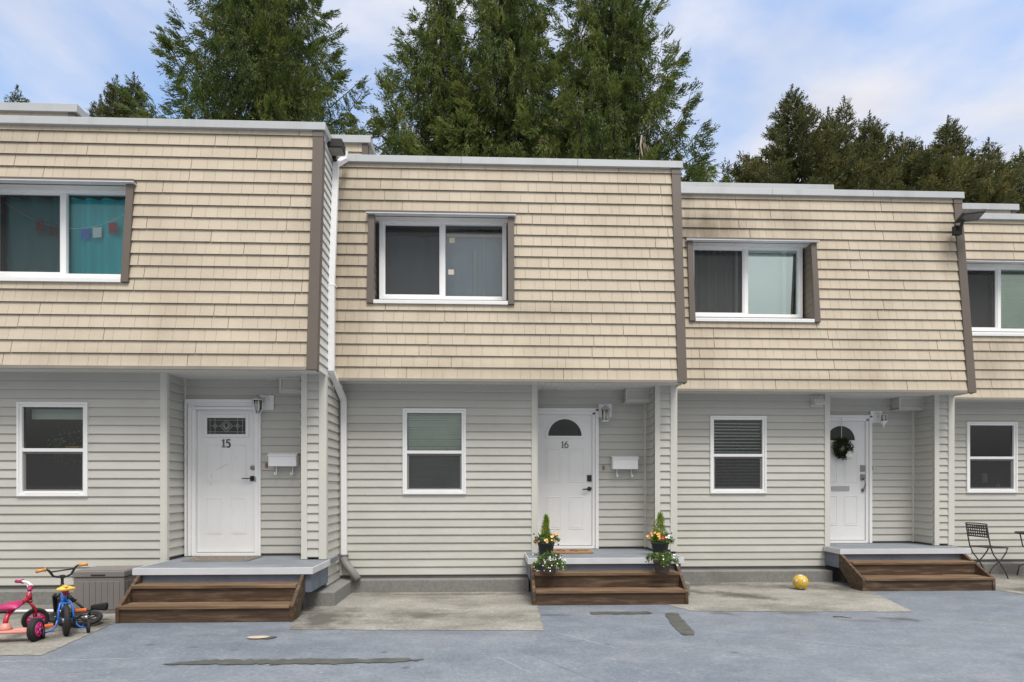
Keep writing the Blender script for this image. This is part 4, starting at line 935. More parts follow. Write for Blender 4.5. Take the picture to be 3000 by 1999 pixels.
for (p, q) in ((HB[0], HB[1]), (HB[9], HB[8])):
    p, q = Vector(p), Vector(q); mb = MB(); mb.tube([p + (p - q) * .1, p + (q - p) * .9], .0165, 12); mb.ring(p + (q - p) * .88, q - p, .018, .005, 14, 6); mb.ring(p, q - p, .016, .005, 14, 6); mb.build('grip', 'amber', hb)
mb = MB()
prof = [(-.06, .0, .074, .022), (-.03, 0, .082, .026), (.02, 0, .07, .026), (.08, .004, .035, .022), (.15, .002, .022, .018), (.18, 0, .012, .012)]
seg = 14; vs = []
for (y, dz, w, hh) in prof:
    for k in range(seg):
        a = 2 * math.pi * k / seg; vs.append((w * math.cos(a), .06 + y, .462 + dz + hh * math.sin(a) * (1.0 if math.sin(a) > 0 else .8)))
mb.add(vs, [(i * seg + k, i * seg + (k + 1) % seg, (i + 1) * seg + (k + 1) % seg, (i + 1) * seg + k) for i in range(len(prof) - 1) for k in range(seg)] + [tuple(range(seg - 1, -1, -1)), tuple(range((len(prof) - 1) * seg, len(prof) * seg))], .5, True)
sad = mb.build('saddle', 'yellow', b)
mb = MB(); mb.ball((0, .02, .49), .022, .03, .012); mb.build('saddle_pad', 'yellow', sad)
mb = MB(); mb.lathe([(.02, .395), (.034, .44), (.03, .445), (0, .445)], (0, .085, 0), 12); mb.build('seat_clamp', 'red', sad)
mb = MB(); mb.tube([(-.075, .22, .14), (.075, .22, .14)], .012, 8); mb.tube([(-.075, .22, .14), (-.08, .25, .078)], .008, 8); mb.tube([(.075, .22, .14), (.08, .19, .205)], .008, 8)
mb.disc((.05, .22, .14), (1, 0, 0), .045, .004); ck = mb.build('crank', 'black', b)
mb = MB(); mb.box(-.185, -.085, .225, .275, .064, .088); mb.build('pedal', 'orange', ck, .006)
mb = MB(); mb.box(.085, .185, .165, .215, .194, .22); mb.build('pedal', 'orange', ck, .006)
mb = MB(); mb.box(.058, .082, -.02, .24, .11, .185); mb.build('chain_guard', 'black', b, .012)
for sx in (-1, 1):
    mb = MB(); mb.tube([(sx * .07, 0, .165), (sx * .085, -.005, .10), (sx * .11, -.01, .075), (sx * .165, -.01, .058)], .0075, 8); arm = mb.build('training_wheel_arm', 'blue_paint', b)
    mb = MB(); mb.ring((sx * .18, -.01, .055), (1, 0, 0), .042, .0135, 24, 8); mb.disc((sx * .18, -.01, .055), (1, 0, 0), .04, .012); mb.build('training_wheel', 'rubber', arm)
    mb = MB(); mb.disc((sx * .187, -.01, .055), (1, 0, 0), .022, .012); mb.build('wheel_hub', 'curtain_grey', arm)

# red tricycle
t = thing('tricycle', 'red tricycle with salmon rear deck, pink rims and white handlebar', 'tricycle', (-4.64, 5.875, 0), R_(11))
for sx in (-1, 1):
    mb = MB(); c = Vector((sx * .265, 0, .112)); mb.disc(c, (1, 0, 0), .106, .052, 36); mb.ring(c + Vector((.013, 0, 0)), (1, 0, 0), .0985, .0135, 36, 8); mb.ring(c - Vector((.013, 0, 0)), (1, 0, 0), .0985, .0135, 36, 8)
    w = mb.build('rear_wheel', 'rubber', t)
    mb = MB(); mb.disc(c + Vector((sx * .0245, 0, 0)), (1, 0, 0), .066, .008, 30); mb.ring(c + Vector((sx * .028, 0, 0)), (1, 0, 0), .062, .006, 30, 8)
    for k in range(5):
        a = 2 * math.pi * k / 5; mb.tube([c + Vector((sx * .031, .015 * math.cos(a), .015 * math.sin(a))), c + Vector((sx * .031, .055 * math.cos(a), .055 * math.sin(a)))], .009, 6)
    mb.build('rim', 'pinkrim', w)
    mb = MB(); mb.disc(c + Vector((sx * .036, 0, 0)), (1, 0, 0), .013, .012, 14); mb.build('hub', 'chrome', w)
mb = MB(); mb.prism([(-.225, -.05), (.225, -.05), (.235, -.01), (.19, .05), (.10, .085), (-.10, .085), (-.19, .05), (-.235, -.01)], .088, .118, 'z'); dk = mb.build('deck', 'salmon', t, .012)
mb = MB()
for sx in (-1, 1): mb.ball((sx * .14, 0, .118), .07, .045, .018)
mb.build('foot_pad', 'salmon', dk)
mb = MB(); mb.lathe([(.058, .115), (.046, .14), (.034, .178), (.0, .185)], (0, .03, 0), 16); mb.build('boss', 'salmon', dk)
mb = MB(); mb.tube([(0, .03, .15), (-.0, .03, .20), (.0, .07, .255), (0, .16, .29), (0, .36, .335), (0, .44, .345)], .021, 12); mb.tube([(0, .44, .30), (0, .43, .40)], .026, 12); mb.tube([(0, .09, .26), (0, .12, .31)], .022, 10); mb.build('frame', 'red', t)
mb = MB(); prof = [(-.06, .0, .085, .016), (-.02, .0, .10, .026), (.06, .004, .08, .024), (.13, .008, .045, .02), (.18, .006, .03, .014)]; vs = []
for (y, dz, w, hh) in prof:
    for k in range(seg):
        a = 2 * math.pi * k / seg; vs.append((w * math.cos(a), .10 + y, .335 + dz + hh * math.sin(a) - .25 * (w * math.cos(a)) ** 2 * 4 - (.02 if y < -.05 else 0)))
mb.add(vs, [(i * seg + k, i * seg + (k + 1) % seg, (i + 1) * seg + (k + 1) % seg, (i + 1) * seg + k) for i in range(len(prof) - 1) for k in range(seg)] + [tuple(range(seg - 1, -1, -1)), tuple(range((len(prof) - 1) * seg, len(prof) * seg))], .5, True)
mb.build('seat', 'magenta', t)
St = Matrix.Translation((0, .44, 0)) @ Matrix.Rotation(R_(-52), 4, 'Z')
def sp(x, y, z): return St @ Vector((x, y, z))
axv = (St.to_3x3() @ Vector((1, 0, 0)))
fw = wheel(t, 'front_wheel', sp(0, .05, .118), axv, .118, .022, 'pinkrim', spokes=6, hub=.022)
mb = MB()
for sx in (-1, 1): mb.tube([sp(sx * .045, .05, .118), sp(sx * .045, .04, .24), sp(sx * .035, .01, .29), sp(0, 0, .305)], .0105, 8)
mb.build('fork', 'red', t)
mb = MB(); mb.tube([sp(-.15, .05, .118), sp(.15, .05, .118)], .007, 8); mb.build('pedal_axle', 'chrome', fw)
for sx in (-1, 1):
    mb = MB(); p = sp(sx * .115, .05, .118 + sx * .03); mb.box(p.x - .04, p.x + .04, p.y - .03, p.y + .03, p.z - .012, p.z + .012); mb.build('pedal', 'magenta', fw, .005)
mb = MB(); mb.tube([sp(0, 0, .30), sp(0, -.004, .39)], .024, 12); mb.ring(sp(0, 0, .32), (0, 0, 1), .026, .005, 16, 6); mb.ring(sp(0, 0, .385), (0, 0, 1), .026, .005, 16, 6); mb.build('head_clamp', 'chrome', t)
HB = [sp(-.235, -.05, .50), sp(-.14, -.02, .505), sp(-.06, .0, .50), sp(.06, .0, .485), sp(.14, -.02, .475), sp(.235, -.05, .465)]
mb = MB(); mb.tube([sp(0, 0, .385), sp(0, .01, .42), sp(-.02, .005, .43), sp(-.06, .005, .46), sp(-.08, 0, .50)], .0125, 8); mb.tube([sp(0, .01, .42), sp(.04, .005, .435), sp(.08, 0, .483)], .0125, 8); mb.tube(HB, .0125, 10); hb = mb.build('handlebar', 'white', t)
for p, q in ((HB[0], HB[1]), (HB[5], HB[4])):
    mb = MB(); mb.tube([p + (p - q) * .15, p + (q - p) * .95], .018, 12); mb.ring(p + (q - p) * .9, q - p, .019, .006, 14, 6); mb.build('grip', 'magenta', hb)

# black balance bike lying on its side
t = thing('balance_bike', 'small black bicycle lying on its side between blue bicycle and deck box', 'bicycle', (-4.33, 6.60, 0))
tl = Vector((.10, -.28, 1))
wheel(t, 'front_wheel', (.0, -.03, .075), tl, .15, .024, 'black', spokes=8)
wheel(t, 'rear_wheel', (-.42, .24, .05), tl, .15, .024, 'black', spokes=8)
mb = MB(); mb.tube([(-.42, .24, .08), (-.2, .16, .11), (-.05, .13, .14)], .016, 8); mb.tube([(-.05, .13, .14), (.0, -.03, .105)], .012, 8); mb.tube([(-.2, .16, .11), (-.1, .2, .13), (.02, .2, .15)], .014, 8); mb.build('frame', 'black', t)
mb = MB(); mb.tube([(-.08, .14, .09), (-.17, .12, .19), (-.27, .10, .29)], .0125, 8); hb = mb.build('handlebar', 'black', t)
mb = MB(); mb.tube([(-.222, .11, .24), (-.285, .097, .31)], .019, 10); mb.ring((-.22, .11, .238), (-.6, 0, .8), .022, .006, 12, 6); mb.ring((-.285, .097, .31), (-.6, 0, .8), .021, .006, 12, 6); mb.build('grip', 'rubber', hb)
mb = MB(); mb.prism([(-.085, -.025), (.075, -.045), (.085, .0), (.08, .045), (-.085, .02)], .13, .19, 'y'); mb.build('saddle', 'rubber', t, .015).location = (.02, 0, .165)
mb = MB(); mb.tube([(-.14, -.06, .03), (.0, -.14, .028), (.06, -.16, .03)], .009, 8); mb.build('crank_arm', 'blue_paint', t)
mb = MB(); mb.disc((-.13, .0, .1), tl, .05, .02); mb.build('chain_ring', 'black', t)

# yellow ball
t = thing('ball', 'yellow ball with cream stars on the concrete near the ledge', 'ball', (4.47, 8.45, .112))
mb = MB(); mb.ball((0, 0, 0), .106, seg=32); mb.build('skin', 'ball', t)
cm = (Vector((0, 0, 1.5)) - Vector((4.47, 8.45, .112))).normalized()
rt = cm.cross(Vector((0, 0, 1))).normalized() * -1; upv = rt.cross(cm) * -1
rt = Vector((0, 0, 1)).cross(cm).normalized(); upv = cm.cross(rt)
dirs = [(cm + rt * p + upv * q).normalized() for p, q in ((-.55, .22), (.55, .22), (.05, 1.9), (.1, -1.5))] + [-cm, (rt * 1.5 - cm).normalized(), (-rt * 1.5 - cm).normalized(), (upv - cm).normalized()]
for d in dirs:
    a = d.cross(Vector((0, 0, 1))).normalized(); bb = a.cross(d)
    def star(R, rr):
        mb = MB(); pts = []
        for k in range(10):
            r = (.036 if k % 2 == 0 else .019) * R; an = math.pi / 2 + k * math.pi / 5; p = (d * .1 + a * r * math.cos(an) + bb * r * math.sin(an)).normalized() * rr; pts.append(p)
        c = d * rr
        for k in range(10): mb.quad([c, pts[k], pts[(k + 1) % 10]])
        return mb
    o = star(1.5, .1068).build('star_outline', 'numeral', t); star(.95, .1076).build('star', 'cream', o)

# door mats
t = thing('doormat', 'worn grey brown mat in front of door 15', 'doormat', (-3.48, 8.00, Z_P + .002), R_(-1))
mb = MB(); mb.box(-.40, .40, -.30, .17, 0, .014); mb.build('pile', 'rug', t, .004)
mb = MB(); frame_rect(mb, -.415, .415, -.315, .185, .014, 0, .010); 
for v in range(len(mb.v)): x, y, z = mb.v[v]; mb.v[v] = (x, z, y)
mb.build('rubber_edge', 'drain', t)
t = thing('doormat', 'brown coir mat with black scroll pattern at door 16', 'doormat', (1.10, 8.60, Z_P + .002))
mb = MB(); mb.box(-.36, .36, -.22, .2, 0, .018); pile = mb.build('pile', 'coir', t, .005)
def flat(pts, w, ws=None):
    mb = MB(); mb.ribbon(pts, w, -.0215, -.0175, ws)
    for v in range(len(mb.v)): x, y, z = mb.v[v]; mb.v[v] = (x, z, -y)
    return mb
for cx, sg in ((-.06, 1), (.13, 1)):
    pts = [(cx + .085 * (1 - .055 * k) * math.cos(.42 * k + 1.2), .0 + .13 * (1 - .055 * k) * math.sin(.42 * k + 1.2)) for k in range(15)]
    flat(pts, .03, [.012 + .03 * math.sin(math.pi * k / 14) for k in range(15)]).build('scroll', 'black', pile)
for cx in (-.2, .24):
    flat([(cx - .07, -.02), (cx - .02, .03), (cx + .04, .0), (cx + .09, .04)], .03, [.008, .04, .04, .008]).build('scroll', 'black', pile)

# ------------------------------------------------------------------ foliage
def leaf_mesh(items):
    """items: (base, dir, normal-ish, length, width, tint) -> kite quads"""
    v = []; f = []; t = []
    for (p, d, n, L, w, ti) in items:
        s = d.cross(n)
        if s.length < 1e-6: s = d.orthogonal()
        s = s.normalized() * w / 2; k = len(v)
        v += [p, p + d * L * .45 + s, p + d * L, p + d * L * .45 - s]; f.append((k, k + 1, k + 2, k + 3)); t.append(ti)
    mb = MB(); mb.v = [tuple(q) for q in v]; mb.f = f; mb.t = t; mb.sm = [False] * len(f); return mb
def rv(r): return Vector((r.gauss(0, 1), r.gauss(0, 1), r.gauss(0, 1))).normalized()
def flower_mesh(R):
    mb = MB()
    for k in range(5):
        a = 2 * math.pi * k / 5; c, s_ = math.cos(a), math.sin(a); c1, s1 = math.cos(a + .62), math.sin(a + .62); c2, s2 = math.cos(a - .62), math.sin(a - .62)
        mb.quad([(0, 0, 0), (R * .75 * c2, R * .75 * s2, R * .28), (R * c, R * s_, R * .2), (R * .75 * c1, R * .75 * s1, R * .28)], .5)
    return mb
FLM = {}
def flower(parent, key, p, d, R):
    if key not in FLM:
        o = flower_mesh(.022).build('flower', key, parent); FLM[key] = o.data
    else:
        o = bpy.data.objects.new('flower', FLM[key]); C.objects.link(o); o.parent = parent
    o.location = p; o.rotation_euler = Vector(d).to_track_quat('Z', 'Y').to_euler(); o.scale = (R / .022,) * 3
def pot_plant(label, x, y, z, rp, hp, potm, seed, spread, droop, cypress=None, flowers=(), nleaf=700):
    t = thing('flower_pot', label, 'flower pot', (x, y, z), 0, 'flower pots by door 16'); r = random.Random(seed)
    mb = MB(); mb.lathe([(rp * .72, 0), (rp * .76, .01), (rp * .97, hp * .84), (rp * 1.04, hp * .85), (rp * 1.04, hp), (rp * .95, hp), (rp * .9, hp * .9), (0, hp * .9)]); pt = mb.build('pot', potm, t)
    mb = MB(); mb.disc((0, 0, hp * .9), (0, 0, 1), rp * .9, .01); mb.build('soil', 'soil', pt)
    items = []; stems = [(Vector((0, 0, hp)))]
    cl = []
    for i in range(34):
        a = r.random() * 6.283; q = math.sqrt(r.random()) * spread; c = Vector((math.cos(a) * q, math.sin(a) * q, hp + (.075 - droop * (q / spread) ** 2) + r.uniform(-.02, .03))); cl.append(c)
    for i in range(nleaf):
        c = cl[r.randrange(len(cl))]; p = c + rv(r) * .028 * r.random() * 1.6; d = (rv(r) + Vector((0, 0, .3)) + Vector((c.x, c.y, 0)) * 3).normalized()
        items.append((p, d, rv(r), r.uniform(.022, .042), r.uniform(.012, .02), min(1, max(0, r.gauss(.45, .25)))))
    for c in cl[:16]:
        for k in range(5): q = Vector((0, 0, hp * .9)).lerp(c, (k + .5) / 5); items.append((q, (c - Vector((0, 0, hp * .9))).normalized(), rv(r), .05, .006, .2))
    leaf_mesh(items).build('foliage', 'leaf', t)
    if cypress:
        hh, rr = cypress; items = []
        for i in range(1500):
            u = r.random() ** 1.25; a = r.random() * 6.283; q = rr * (1 - u) ** .7 * (.3 + .9 * r.random()) * (1 + .25 * math.sin(9 * u + a)); 
            p = Vector((math.cos(a) * q, math.sin(a) * q, hp * .9 + u * hh)); d = (Vector((math.cos(a), math.sin(a), 0)) * .7 + Vector((0, 0, 1)) + rv(r) * .5).normalized()
            items.append((p, d, rv(r), r.uniform(.03, .055), r.uniform(.005, .010), min(1, max(0, r.gauss(.5, .25)))))
        leaf_mesh(items).build('cone_shrub', 'cypress', t)
    for (key, n, x0, x1, z0, z1, R) in flowers:
        for i in range(n):
            fx = r.uniform(x0, x1) * spread; yy = -math.sqrt(max(0, (spread * 1.05) ** 2 - fx ** 2)) * r.uniform(.45, 1.0); zz = hp + r.uniform(z0, z1)
            d = Vector((fx * 1.5 + r.gauss(0, .2), -1 + r.gauss(0, .25), .5 + r.gauss(0, .3))).normalized(); flower(t, key, (fx, yy, zz), d, R * r.uniform(.8, 1.15))
pot_plant('black pot of orange pansies with slim lime cypress, on porch left side', .765, 8.16, Z_P, .115, .185, 'pot_black', 21, .165, .075, (.38, .06),
          (('fl_peach', 7, -.15, .55, .02, .11, .021), ('fl_orange', 6, .2, 1.0, .03, .12, .02), ('fl_dark', 8, -1.05, 1.05, -.03, .13, .016), ('fl_red', 2, -1.0, -.7, .0, .04, .017)))
pot_plant('black pot with wide lime cypress and yellow, red and white flowers, porch right', 2.335, 8.13, Z_P, .12, .19, 'pot_black', 22, .16, .06, (.40, .095),
          (('fl_orange', 11, -1.1, -.2, .03, .13, .021), ('fl_red', 2, -.25, .3, .0, .09, .024), ('fl_white', 9, .0, 1.0, .0, .10, .017), ('fl_dark', 3, .4, 1.1, .05, .12, .015)))
pot_plant('brown pot of trailing white flowers spilling widely, left end of the steps', .755, 7.62, .379, .105, .15, 'pot_brown', 23, .20, .135, None,
          (('fl_white', 40, -1.1, 1.15, -.11, .10, .0095), ('fl_dark', 7, -.9, .9, .03, .13, .018)), 1000)
pot_plant('brown pot of leafy green with a few pale flowers, right end of steps', 2.215, 7.62, .379, .112, .155, 'pot_brown', 24, .185, .085, None,
          (('fl_white', 14, -.2, 1.15, -.07, .10, .011), ('fl_dark', 5, -.9, 1.1, .0, .12, .017)), 1000)

# wreath
t = thing('wreath', 'leafy green wreath with a white plush ornament hanging on the door', 'wreath', (5.835, 9.725, 2.12))
r = random.Random(31); items = []
for i in range(2200):
    a = r.random() * 6.283; c = Vector((math.cos(a) * .098, -.035, math.sin(a) * .11)); o = rv(r); p = c + Vector((o.x, o.y * .5, o.z)) * (.078 + .012 * math.sin(3 * a)) * r.random() ** .4
    tang = Vector((-math.sin(a), 0, math.cos(a))); d = (tang * .6 + rv(r) + Vector((math.cos(a), -.6, math.sin(a))) * .5).normalized()
    items.append((p, d, rv(r), r.uniform(.02, .042), r.uniform(.010, .018), min(1, max(0, r.gauss(.4, .28)))))
leaf_mesh(items).build('leaves', 'boxleaf', t)
mb = MB(); mb.ball((.055, -.135, -.135), .05, .04, .062, 18); mb.ball((.055, -.14, -.07), .034, .03, .03, 16); mb.tube([(.02, -.14, -.10), (-.005, -.145, -.13)], [.014, .008], 8); mb.build('plush_ornament', 'plush', t)
mb = MB(); mb.lathe([(.036, -.055), (.03, -.043), (.012, -.013), (0, .005)], (.055, -.14, 0), 14); mb.build('ornament_hat', 'bark', t)
mb = MB(); mb.box(-.004, .004, -.012, -.008, .16, .50); mb.build('hanger', 'curtain_grey', t)

# metal bistro chair and table at the right edge
t = thing('folding_chair', 'dark metal folding chair with lattice back against the siding at right', 'chair', (8.02, 9.30, .004))
for y in (0.0, .42):
    mb = MB(); mb.tube([(-.055, y, .875), (-.03, y, .70), (.01, y, .50), (.06, y, .38), (.17, y, .24), (.255, y, .10), (.30, y, .0)], .0095, 8); mb.build('frame', 'iron', t)
    mb = MB(); yy = y + (.03 if y == 0 else -.03); mb.tube([(.315, yy, .485), (.29, yy, .41), (.20, yy, .29), (.09, yy, .20), (.03, yy, .12), (-.0, yy, .0)], .0095, 8); mb.build('leg', 'iron', t)
mb = MB(); mb.tube([(-.055, 0, .875), (-.058, .21, .88), (-.055, .42, .875)], .0095, 8); mb.tube([(-.0, .03, .06), (-.0, .39, .06)], .006, 6); mb.build('top_rail', 'iron', t)
bk = thing('lattice_back', None, None); bk.parent = t; bk.name = 'lattice_back'
C.objects.unlink(bk); bpy.data.objects.remove(bk)
mb = MB(); X = lambda z: -.055 + (.875 - z) * .135
for z in (.845, .80, .755, .71, .665): mb.add([(X(z0), y, z0) for y in (.0, .42) for z0 in (z - .011, z + .011)] + [(X(z0) - .004, y, z0) for y in (.0, .42) for z0 in (z - .011, z + .011)], [(0, 1, 3, 2), (4, 6, 7, 5), (0, 4, 5, 1), (2, 3, 7, 6), (1, 5, 7, 3), (0, 2, 6, 4)])
for k in range(9): y = .03 + .045 * k; mb.add([(X(z0) + .003, yy, z0) for yy in (y - .010, y + .010) for z0 in (.655, .86)] + [(X(z0) + .0045, yy, z0) for yy in (y - .010, y + .010) for z0 in (.655, .86)], [(0, 1, 3, 2), (4, 6, 7, 5), (0, 4, 5, 1), (2, 3, 7, 6)])
mb.build('lattice_back', 'iron', t)
mb = MB(); frame_rect(mb, .01, .325, .02, .40, .014, .484, .498)
for v in range(len(mb.v)): x, y, z = mb.v[v]; mb.v[v] = (x, z, y)
for k in range(6): mb.box(.035 + .048 * k, .068 + .048 * k, .034, .386, .486, .494)
for k in range(5): mb.box(.024, .311, .06 + .075 * k, .085 + .075 * k, .4945, .497)
mb.build('seat', 'iron', t)
t = thing('bistro_table', 'round dark metal table cut by the right edge beside the chair', 'table', (8.90, 9.38, .004))
mb = MB(); mb.lathe([(0, .735), (.30, .735), (.30, .712), (.292, .705), (0, .712)], seg=40); mb.build('table_top', 'iron', t)
for k in range(4):
    a = R_(200 + 90 * k); mb = MB(); mb.tube([(.26 * math.cos(a), .26 * math.sin(a), .70), (.22 * math.cos(a), .22 * math.sin(a), .5), (.08 * math.cos(a), .08 * math.sin(a), .36), (.14 * math.cos(a), .14 * math.sin(a), .24), (.27 * math.cos(a), .27 * math.sin(a), .16), (.30 * math.cos(a), .30 * math.sin(a), .0)], .009, 8); mb.build('leg', 'iron', t)
# litter on the deck
t = thing('twig', 'thin bare twig lying on the blue deck in front of right steps', 'twig', (3.98, 6.62, .006), R_(-25))
mb = MB(); mb.tube([(-.09, 0, .005), (-.02, .012, .008), (.05, .0, .006), (.1, .008, .004)], [.006, .005, .004, .002], 6); mb.build('stick', 'bark', t)
mb = MB(); mb.tube([(-.02, .012, .008), (.02, .04, .01)], [.004, .002], 5); mb.build('side_twig', 'bark', t)

# ------------------------------------------------------------------ conifers behind the houses
def conifer(label, x, y, zt, zb, slope, rmax, nb, seed, crown='cedar', rnd=.3, style='droop', dens=1.0, group='tall cedars behind the houses', base=.0, asym=0.0, leafk=1.0, nm='cedar_tree', taper=.35):
    r = random.Random(seed); g = np.random.default_rng(seed)
    t = thing(nm, label, 'tree', (x, y, 0), 0, group)
    mb = MB(); npt = 14; tr = .012 * zt + .05
    lean = [(r.gauss(0, .05) * i, r.gauss(0, .05) * i) for i in range(1)]
    path = [(.08 * math.sin(i * .7 + seed), .08 * math.cos(i * .9 + seed), zt * i / (npt - 1) * .985) for i in range(npt)]
    mb.tube(path, [tr * (1 - i / (npt - 1)) ** .8 + .012 for i in range(npt)], 9)
    P = []; D = []; L = []; Wd = []; TI = []
    for bi in range(nb):
        u = (bi + r.random()) / nb; z0 = zb + (zt - zb) * (1 - (1 - u) ** 1.0); z0 = zb + (zt - .35 - zb) * u ** .92
        a = bi * 2.399 + r.uniform(-.5, .5); dirh = Vector((math.cos(a), math.sin(a), 0))
        Lb = min(rmax, slope * (1.0 if style == 'droop' else .84) * (zt - z0) + base) * (1 + asym * math.cos(a)) * r.choice((r.uniform(.55, .9), r.uniform(.8, 1.05), r.uniform(.9, 1.05 + rnd)))
        bt = r.gauss(0, .13); n = 7; pts = []
        for k in range(n):
            s = k / (n - 1)
            if style == 'droop': dz = Lb * (.16 * s - .42 * math.sin(s * 2.2) * .55 + .30 * s ** 3)
            else: dz = Lb * (.16 * s + .30 * s ** 2)
            pts.append(Vector((path[0][0], path[0][1], z0)) + dirh * Lb * s + Vector((0, 0, dz)) + Vector((r.gauss(0, .04), r.gauss(0, .04), 0)) * Lb * s)
        mb.tube(pts, [max(.008, .012 * Lb * (1 - .85 * k / (n - 1)) + .006) for k in range(n)], 4, cap=False)
        A = np.array([tuple(q) for q in pts]); seglen = Lb
        m = int(max(5, Lb * (33 if style == 'droop' else 34) * dens)); K = 17 if style == 'droop' else 9
        s = (g.random(m) ** .72 * .9 + .1)
        if style == 'droop': s = np.clip((np.round(s * Lb / .27) + g.normal(0, .13, m)) * .27 / Lb, .03, 1.0)
        idx = np.minimum((s * (n - 1)).astype(int), n - 2); fr = (s * (n - 1) - idx)[:, None]
        base_p = A[idx] * (1 - fr) + A[idx + 1] * fr
        lat = np.array([-dirh.y, dirh.x, 0]); out = np.array([dirh.x, dirh.y, 0]); up = np.array([0, 0, 1.0])
        half = (.08 + taper * np.minimum(1.0, Lb / 3.0) * (1 - .75 * s))[:, None]
        side = g.normal(0, .6, (m, 1)) * half
        o_ = base_p + lat * side + out * g.normal(0, .04, (m, 1)) - up * (np.abs(side) * .25)
        tipk = np.clip((s - .78) * 4.5, 0, 1)[:, None]
        if style == 'droop':
            ax = -up * (1 - 1.5 * tipk) + out * (.28 + .65 * tipk) + lat * np.sign(side) * .22 * (1 - tipk) + g.normal(0, .12, (m, 3)); fl = g.uniform(.30, .78, m) * (1 - .4 * tipk[:, 0]) * leafk
        else:
            ax = out * .75 + up * (.55 + .5 * tipk) + lat * np.sign(side) * .55 + g.normal(0, .35, (m, 3)); fl = g.uniform(.16, .36, m) * leafk
        ax /= np.linalg.norm(ax, axis=1)[:, None]
        f_ = np.tile((np.arange(K) + .5) / K, m); rep_ = lambda q: np.repeat(q, K, axis=0)
        sdv = np.cross(ax, g.normal(0, 1, (m, 3))); sdv /= np.linalg.norm(sdv, axis=1)[:, None]
        AX, SD, FL = rep_(ax), rep_(sdv), rep_(fl); M_ = m * K; sgn = np.where(np.arange(M_) % 2 == 0, 1.0, -1.0)[:, None]
        sp_ = (.16 * (1 - f_) ** .7 + .02)[:, None] * FL[:, None]
        pp = rep_(o_) + AX * (FL * f_)[:, None] + SD * sgn * sp_ * .45 + g.normal(0, .012, (M_, 3))
        d = AX * .95 + SD * sgn * (.34 if style == 'droop' else .55) + g.normal(0, .16, (M_, 3)); d /= np.linalg.norm(d, axis=1)[:, None]
        ln = g.uniform(.075, .15, M_) * leafk; w = g.uniform(.024, .045, M_) * leafk * (1.0 if style == 'droop' else 1.3)
        ft = rep_(g.normal(0, .10, m))
        P.append(pp); D.append(d); L.append(ln); Wd.append(w); TI.append(np.clip(.42 + bt + ft + g.normal(0, .09, M_) + .2 * (rep_(s) - .5), 0, 1))
    # leader
    m = int(150 * dens); hz = g.random(m); q = np.stack([g.normal(0, .13, m) * (1 - hz), g.normal(0, .13, m) * (1 - hz), zt - 1.0 + 1.2 * hz], 1) + np.array([path[0][0], path[0][1], 0])
    P.append(q); d = g.normal(0, .5, (m, 3)) + np.array([0, 0, .8]); D.append(d / np.linalg.norm(d, axis=1)[:, None]); L.append(g.uniform(.08, .16, m)); Wd.append(g.uniform(.03, .05, m)); TI.append(np.full(m, .45))
    P = np.concatenate(P); D = np.concatenate(D); L = np.concatenate(L)[:, None]; Wd = np.concatenate(Wd)[:, None]; TI = np.concatenate(TI)
    N = g.normal(0, 1, P.shape); Sd = np.cross(D, N); Sd /= np.linalg.norm(Sd, axis=1)[:, None]; Sd *= Wd / 2
    nrm = np.cross(D, Sd); nrm /= np.linalg.norm(nrm, axis=1)[:, None]
    V = np.stack([P, P + D * L * .4 + Sd, P + D * L + nrm * L * .12, P + D * L * .45 - Sd], 1).reshape(-1, 3)
    k = len(P); me = bpy.data.meshes.new('crown'); me.vertices.add(4 * k); me.vertices.foreach_set('co', V.astype(np.float32).ravel())
    me.loops.add(4 * k); me.loops.foreach_set('vertex_index', np.arange(4 * k, dtype=np.int32)); me.polygons.add(k)
    me.polygons.foreach_set('loop_start', np.arange(0, 4 * k, 4, dtype=np.int32)); me.polygons.foreach_set('loop_total', np.full(k, 4, dtype=np.int32))
    at = me.attributes.new('tint', 'FLOAT', 'FACE'); at.data.foreach_set('value', TI.astype(np.float32)); me.update(calc_edges=True); me.materials.append(M[crown])
    o = bpy.data.objects.new('crown', me); C.objects.link(o); o.parent = t
    mb.build('trunk', 'bark', t); return t
conifer('broad single cedar rising behind the left house roof', -9.05, 24, 26.4, 8.5, .345, 4.5, 330, 1, rnd=.15)
conifer('narrow cedar, left of the pair of crowns behind the middle house', -1.95, 24.5, 22.9, 8.5, .34, 3.6, 230, 2, rnd=.2, asym=-.15)
conifer('tall dense cedar in the middle, dark trunk showing between branches', .75, 24.0, 27.0, 7.5, .235, 3.9, 320, 3, rnd=.3)
conifer('pointed cedar right of the middle house window, thin pale dead twigs', 5.0, 24.2, 24.4, 7.5, .36, 4.4, 310, 4, rnd=.3)
conifer('sparse thin young cedar at the right flank of the tall cedars', 8.55, 24.4, 15.6, 6.5, .17, 1.9, 60, 5, rnd=.6, dens=.55, base=.25)
RW = 'row of brownish conifers at the right'
def px(u, Y): # bearing of a tree along the far row
    a = (u - 1500) / 1750; th = R_(2.1); return Y * (math.sin(th) + a * math.cos(th)) / (math.cos(th) - a * math.sin(th))
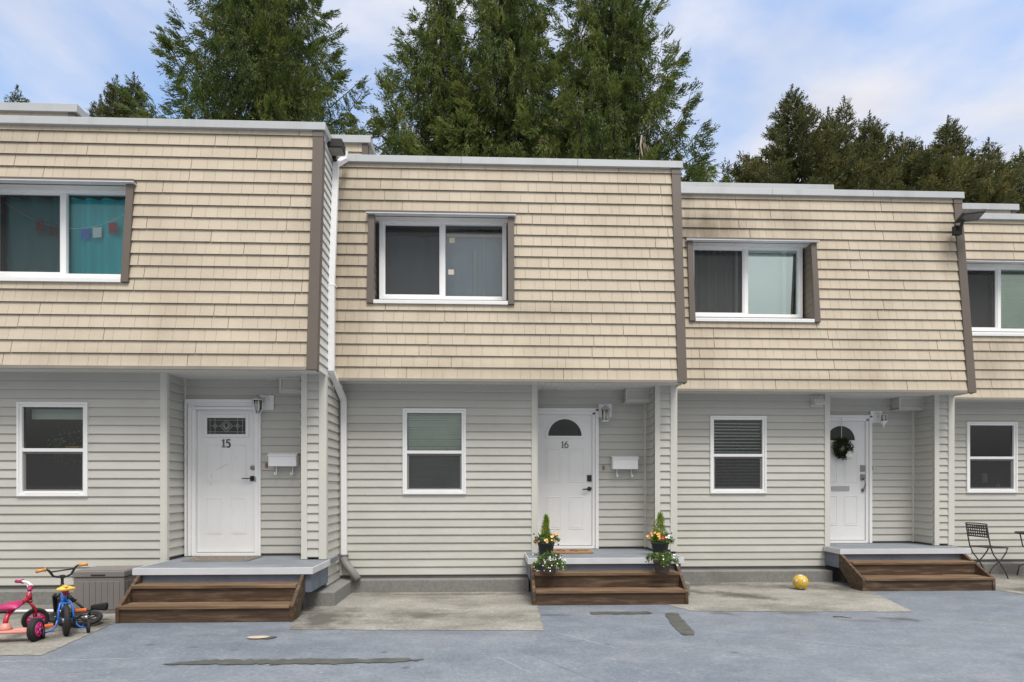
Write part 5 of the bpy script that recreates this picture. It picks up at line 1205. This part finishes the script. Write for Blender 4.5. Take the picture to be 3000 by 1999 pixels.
rows = [('tallest brownish conifer, left end of the far right row', 2314, 28, 20.6, .44, 2.6, 110), ('small rounded conifer just right of the tallest brownish one', 2425, 28.5, 19.9, .40, 1.7, 80),
        ('slim airy greener conifer with needle like tip in right row', 2476, 30, 21.5, .26, 1.6, 80), ('full dark green conifer in the centre of the right row', 2553, 28, 19.5, .42, 2.3, 100),
        ('low blunt conifer between centre and slim pointed one in right row', 2646, 28.6, 18.9, .5, 2.0, 85), ('slim pointed conifer standing above the right house roof end', 2777, 27.5, 19.1, .36, 2.0, 95),
        ('shorter loose conifer near the right edge above the rearmost roof', 2890, 28, 18.3, .38, 1.8, 80), ('conifer cut by the right edge of the picture', 2985, 28.5, 18.2, .4, 1.9, 75),
        ('broad low conifer filling the gap left of tallest brownish one', 2190, 29.5, 18.1, .8, 2.0, 60), ('low broad conifer at the far left foot of the right row', 2120, 30, 15.0, .8, 2.0, 50), ('bushy low conifer below the slim airy one in right row', 2490, 26.5, 16.9, .6, 2.4, 70), ('bushy low conifer between the two right roof blocks', 2700, 26.3, 17.1, .6, 2.6, 75), ('low bushy conifer at far right behind last roof', 2840, 26.4, 16.8, .6, 2.4, 70)]
for i, (lb, u, Y, zt, sl_, rm, nb) in enumerate(rows):
    conifer(lb, px(u, Y), Y, zt - .25, 8.0, sl_ * 1.3, rm * 1.3, int(nb * 2.1), 40 + i, 'thuja', rnd=.2, style='up', dens=1.0, group=RW, base=.03, nm='conifer_tree', leafk=1.0)
LW = 'small dark conifers behind the left roof'
for i, (lb, u, Y, zt, nb) in enumerate((('left one of twin dark conifer tips above the left roof', 338, 29, 21.2, 95), ('right one of twin dark conifer tips above the left roof', 388, 29.3, 21.5, 105), ('lone small conifer tip peeking over the far left roof', 54, 30, 21.2, 60), ('lower dark conifer tip left of the twin tips', 300, 29.5, 20.5, 70))):
    conifer(lb, px(u, Y), Y, zt - .45, 13.0, .34, 1.7, int(nb * 1.5), 70 + i, 'thuja', rnd=.25, style='up', group=LW, base=.03, nm='conifer_tree')
# pale dead twigs hanging in the pointed cedar
t = thing('dead_branch', 'pale bare dead branch hanging in front of the pointed cedar', 'dead branch', (5.2, 20.6, 12.6)); r = random.Random(9)
mb = MB(); mb.tube([(.3, .9, 1.6), (.1, .3, .9), (.15, .1, .3), (-.1, 0, -.2), (-.55, 0, -.75)], [.035, .03, .025, .018, .008], 6); mb.tube([(.15, .1, .3), (.3, 0, -.2), (.28, 0, -.9), (.35, 0, -1.4)], [.022, .018, .012, .006], 6); mb.build('limb', 'twig', t)
mb = MB()
for i in range(26):
    p = Vector((r.uniform(-.1, .35), r.uniform(0, .5), r.uniform(.0, 1.3))); q = p + Vector((r.gauss(0, .12), 0, -r.uniform(.2, .6))); mb.tube([p, (p + q) / 2 + Vector((r.gauss(0, .04), 0, 0)), q], [.008, .006, .003], 4)
mb.build('twigs', 'twig', t)
